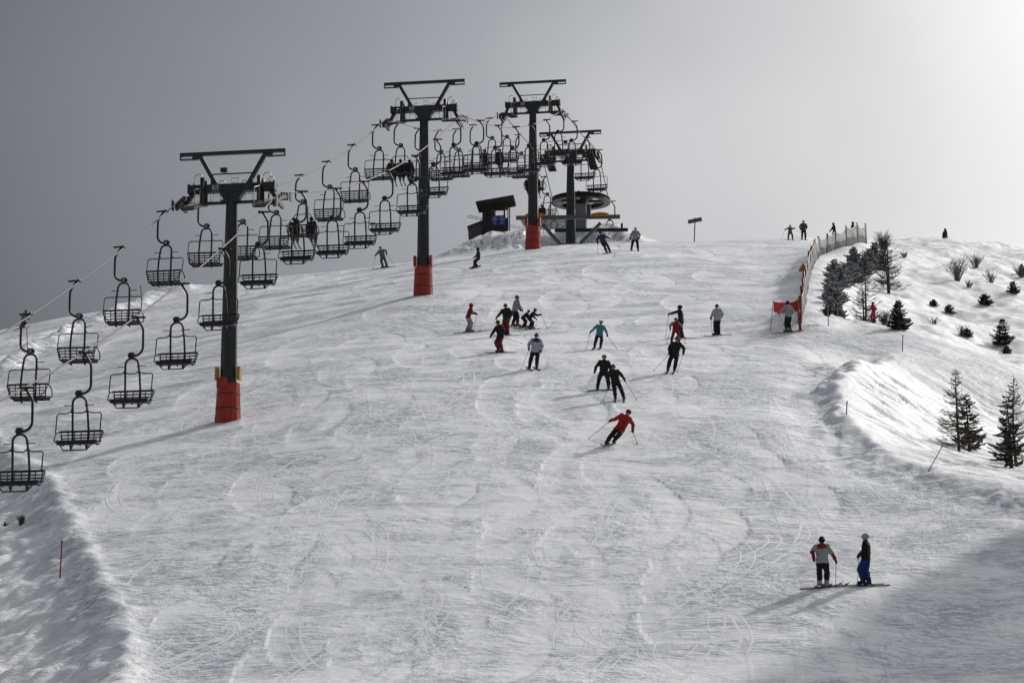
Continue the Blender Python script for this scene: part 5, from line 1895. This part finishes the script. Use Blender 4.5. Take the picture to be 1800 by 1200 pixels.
def shrub(label, base, H, seed, n=45, mat='twig_pale', group='leafless shrubs on the hillside', spread=.7):
    rr = random.Random(seed)
    root = thing('leafless_shrub', label, 'shrub', base, 0, group)
    mb = MB()
    for k in range(n):
        a = rr.uniform(0, 6.28)
        ln = H*rr.uniform(.45, 1.05)
        d = Vector((math.cos(a), math.sin(a), 0))*rr.uniform(.05, spread)
        p = Vector((d.x*.18, d.y*.18, -.1))
        pts = [p]
        for q in range(4):
            s = (q+1)/4
            pts.append(p+Vector((d.x*ln*s, d.y*ln*s, ln*s*(1-.12*s)+.1))+Vector((rr.uniform(-.03, .03), rr.uniform(-.03, .03), 0)))
        mb.tube(pts, [.016, .014, .012, .010, .007], 3)
        for c in range(6):
            s = rr.uniform(.35, .95)*4
            i = min(3, int(s))
            q = pts[i].lerp(pts[i+1], s-i)
            e_ = q+Vector((rr.uniform(-1, 1), rr.uniform(-1, 1), rr.uniform(.2, 1.2)))*.16*H
            mb.tube([q, e_], [.010, .006], 3)
    mb.build('stems', M[mat], root)
    return root

larch('tall bare larch with two stems left of centre on the right hillside', hit(1562, 515)[0], 4.3, 3, two=True, spread=.36)
larch('bare larch with two stems just behind the child in red', at(1521, 178.5), 3.6, 8, two=True, spread=.34, dens=.8)
larch('bare larch on the sunlit bank beside a dark spruce', hit(1684, 792)[0], 3.9, 5, spread=.32, dens=1.5)
larch('bare larch at the right edge of the photograph', hit(1786, 820)[0], 4.2, 12, spread=.27, dens=1.5)
larch('slender bare larch left of the one at the right edge', hit(1772, 818)[0], 2.9, 14, spread=.24, dens=.8)
spruce('dark spruce growing against the larch on the sunlit bank', hit(1704, 793)[0], 2.7, 21, .33, .06, skip=.5)
spruce('dark spruce between the two larches at the right edge', hit(1778, 822)[0], 3.2, 22, .26, .06, skip=.5)
spruce('wide dark spruce alone on the upper right hillside', hit(1762, 607)[0], 1.75, 23, .42, .12)
spruce('small spruce with a thin top right of the child in red', hit(1580, 579)[0], 1.65, 24, .42, .2)
spruce('low wide spruce high on the right hillside', hit(1731, 536)[0], .85, 25, .75, .1)
spruce('small spruce with pale top near the right edge of the hillside', hit(1782, 516)[0], .95, 26, .55, .3)
spruce('tiny spruce in the middle of the right hillside', hit(1641, 538)[0], .48, 27, .7, .1)
spruce('low double spruce clump below the tiny spruce', hit(1668, 550)[0], .6, 28, .8, .35)
spruce('small spruce bush left of the wide spruce', hit(1700, 592)[0], .55, 29, .8, .2)
spruce('small spruce bush just below the wide spruce', hit(1770, 622)[0], .55, 30, .7, .15)
spruce('dark spruce tip at the right edge under the skyline', hit(1797, 484)[0], .9, 31, .5, .2)
for i, (u, v, D, hh) in enumerate([(1473, 567, 180, 1.25), (1462, 556, 184, 1.2), (1468, 545, 188, 1.35), (1460, 534, 191, 1.3), (1471, 523, 195, 1.3), (1464, 513, 199, 1.35),
                                   (1476, 502, 204, 1.4), (1468, 493, 208, 1.35), (1482, 486, 212, 1.35), (1494, 480, 215, 1.4), (1506, 476, 218, 1.4), (1519, 470, 220, 1.5), (1503, 462, 224, 1.3),
                                   (1530, 462, 224, 1.6), (1537, 452, 229, 1.7), (1546, 458, 226, 1.4)]):
    spruce('snow-dusted young spruce, %s from the lower end of the row beside the fence' % ORD[i], at(u, D), hh*(.9+.25*((i*7) % 5)/4), 50+i, .62, 1.25, 'row of snow-dusted spruces beside the fence', mat='frost')
shrub('broad pale leafless shrub in the upper right', hit(1683, 494)[0], 1.9, 3, 60)
shrub('pale leafless shrub just right of the broad one', hit(1716, 470)[0], 1.15, 4, 50)
shrub('thin pale shrub below the broad one', hit(1742, 497)[0], 1.0, 5, 34)
shrub('low pale shrub with dark foot left of the thin one', hit(1703, 505)[0], .55, 6, 30)
shrub('pale shrub at the right edge under the skyline', hit(1796, 488)[0], 1.3, 7, 40)
shrub('dark twiggy shrub behind the edge right of the child in red', at(1556, 178), 1.0, 9, 60, 'twig', spread=1.1)
shrub('low twigs at the foot of the larch behind the child in red', at(1527, 180.5), .8, 10, 40, 'twig', spread=1.0)
shrub('twiggy brown shrub at the top of the spruce row', hit(1553, 448)[0], 2.1, 11, 70, 'twig', spread=.45)
shrub('tiny twigs right of the spruce row', hit(1590, 452)[0], .5, 13, 24, 'twig')
shrub('sparse dark twigs by the gully above the bank', hit(1690, 588)[0], .6, 15, 26, 'twig', spread=.9)
shrub('small twigs on the rim of the sunlit bank', hit(1642, 568)[0], .4, 16, 18, 'twig', spread=1.0)
shrub('dry grass tuft in the shaded snow at the left edge', hit(38, 921)[0], .42, 17, 34, 'twig', spread=.45, group='dry tufts')
shrub('tiny dry tuft left of the larger one at the left edge', hit(8, 926)[0], .26, 18, 14, 'twig', spread=.5, group='dry tufts')
# dry stalks poking out of the mound
st_ = MB()
rr = random.Random(9)
for k in range(170):
    u = rr.uniform(775, 935) if k < 130 else rr.uniform(1060, 1150)
    v = rr.uniform(400, 440)
    p, D = hit(u, v, 236)
    if ground(p.x, p.y) < p.z-0.3 or mound_mask(np.array([p.x]), np.array([p.y]))[0] < .08: continue
    for c in range(5):
        d = Vector((rr.uniform(-1, 1), rr.uniform(-1, 1), rr.uniform(.1, 1))).normalized()
        st_.tube([p-Vector((0, 0, .05)), p+d*rr.uniform(.08, .26)], [.02, .006], 3)
tag(st_.build('dry_stalks', M['twig']), 'dry stalks and clods poking through the snow of the mound', 'dry grass', kind='stuff')
# powder thrown up by the carving skier and others
sp = MB()
rr = random.Random(4)
for (u, v, n_, sx) in ((1060, 779, 420, .55), (1120, 782, 160, .35), (1090, 703, 90, .4)):
    p, D = hit(u, v)
    for k in range(n_):
        q = p+Vector((rr.gauss(0, sx*.5), rr.gauss(0.25, .4), 0))
        q.z = ground(q.x, q.y)+abs(rr.gauss(0, .06))
        sp.ball(q, rr.uniform(.004, .013), 5, 3)
tag(sp.build('snow_spray', M['tree_snow']), 'powder snow thrown up behind the skiers', 'snow spray', kind='stuff')

finish_bodies()
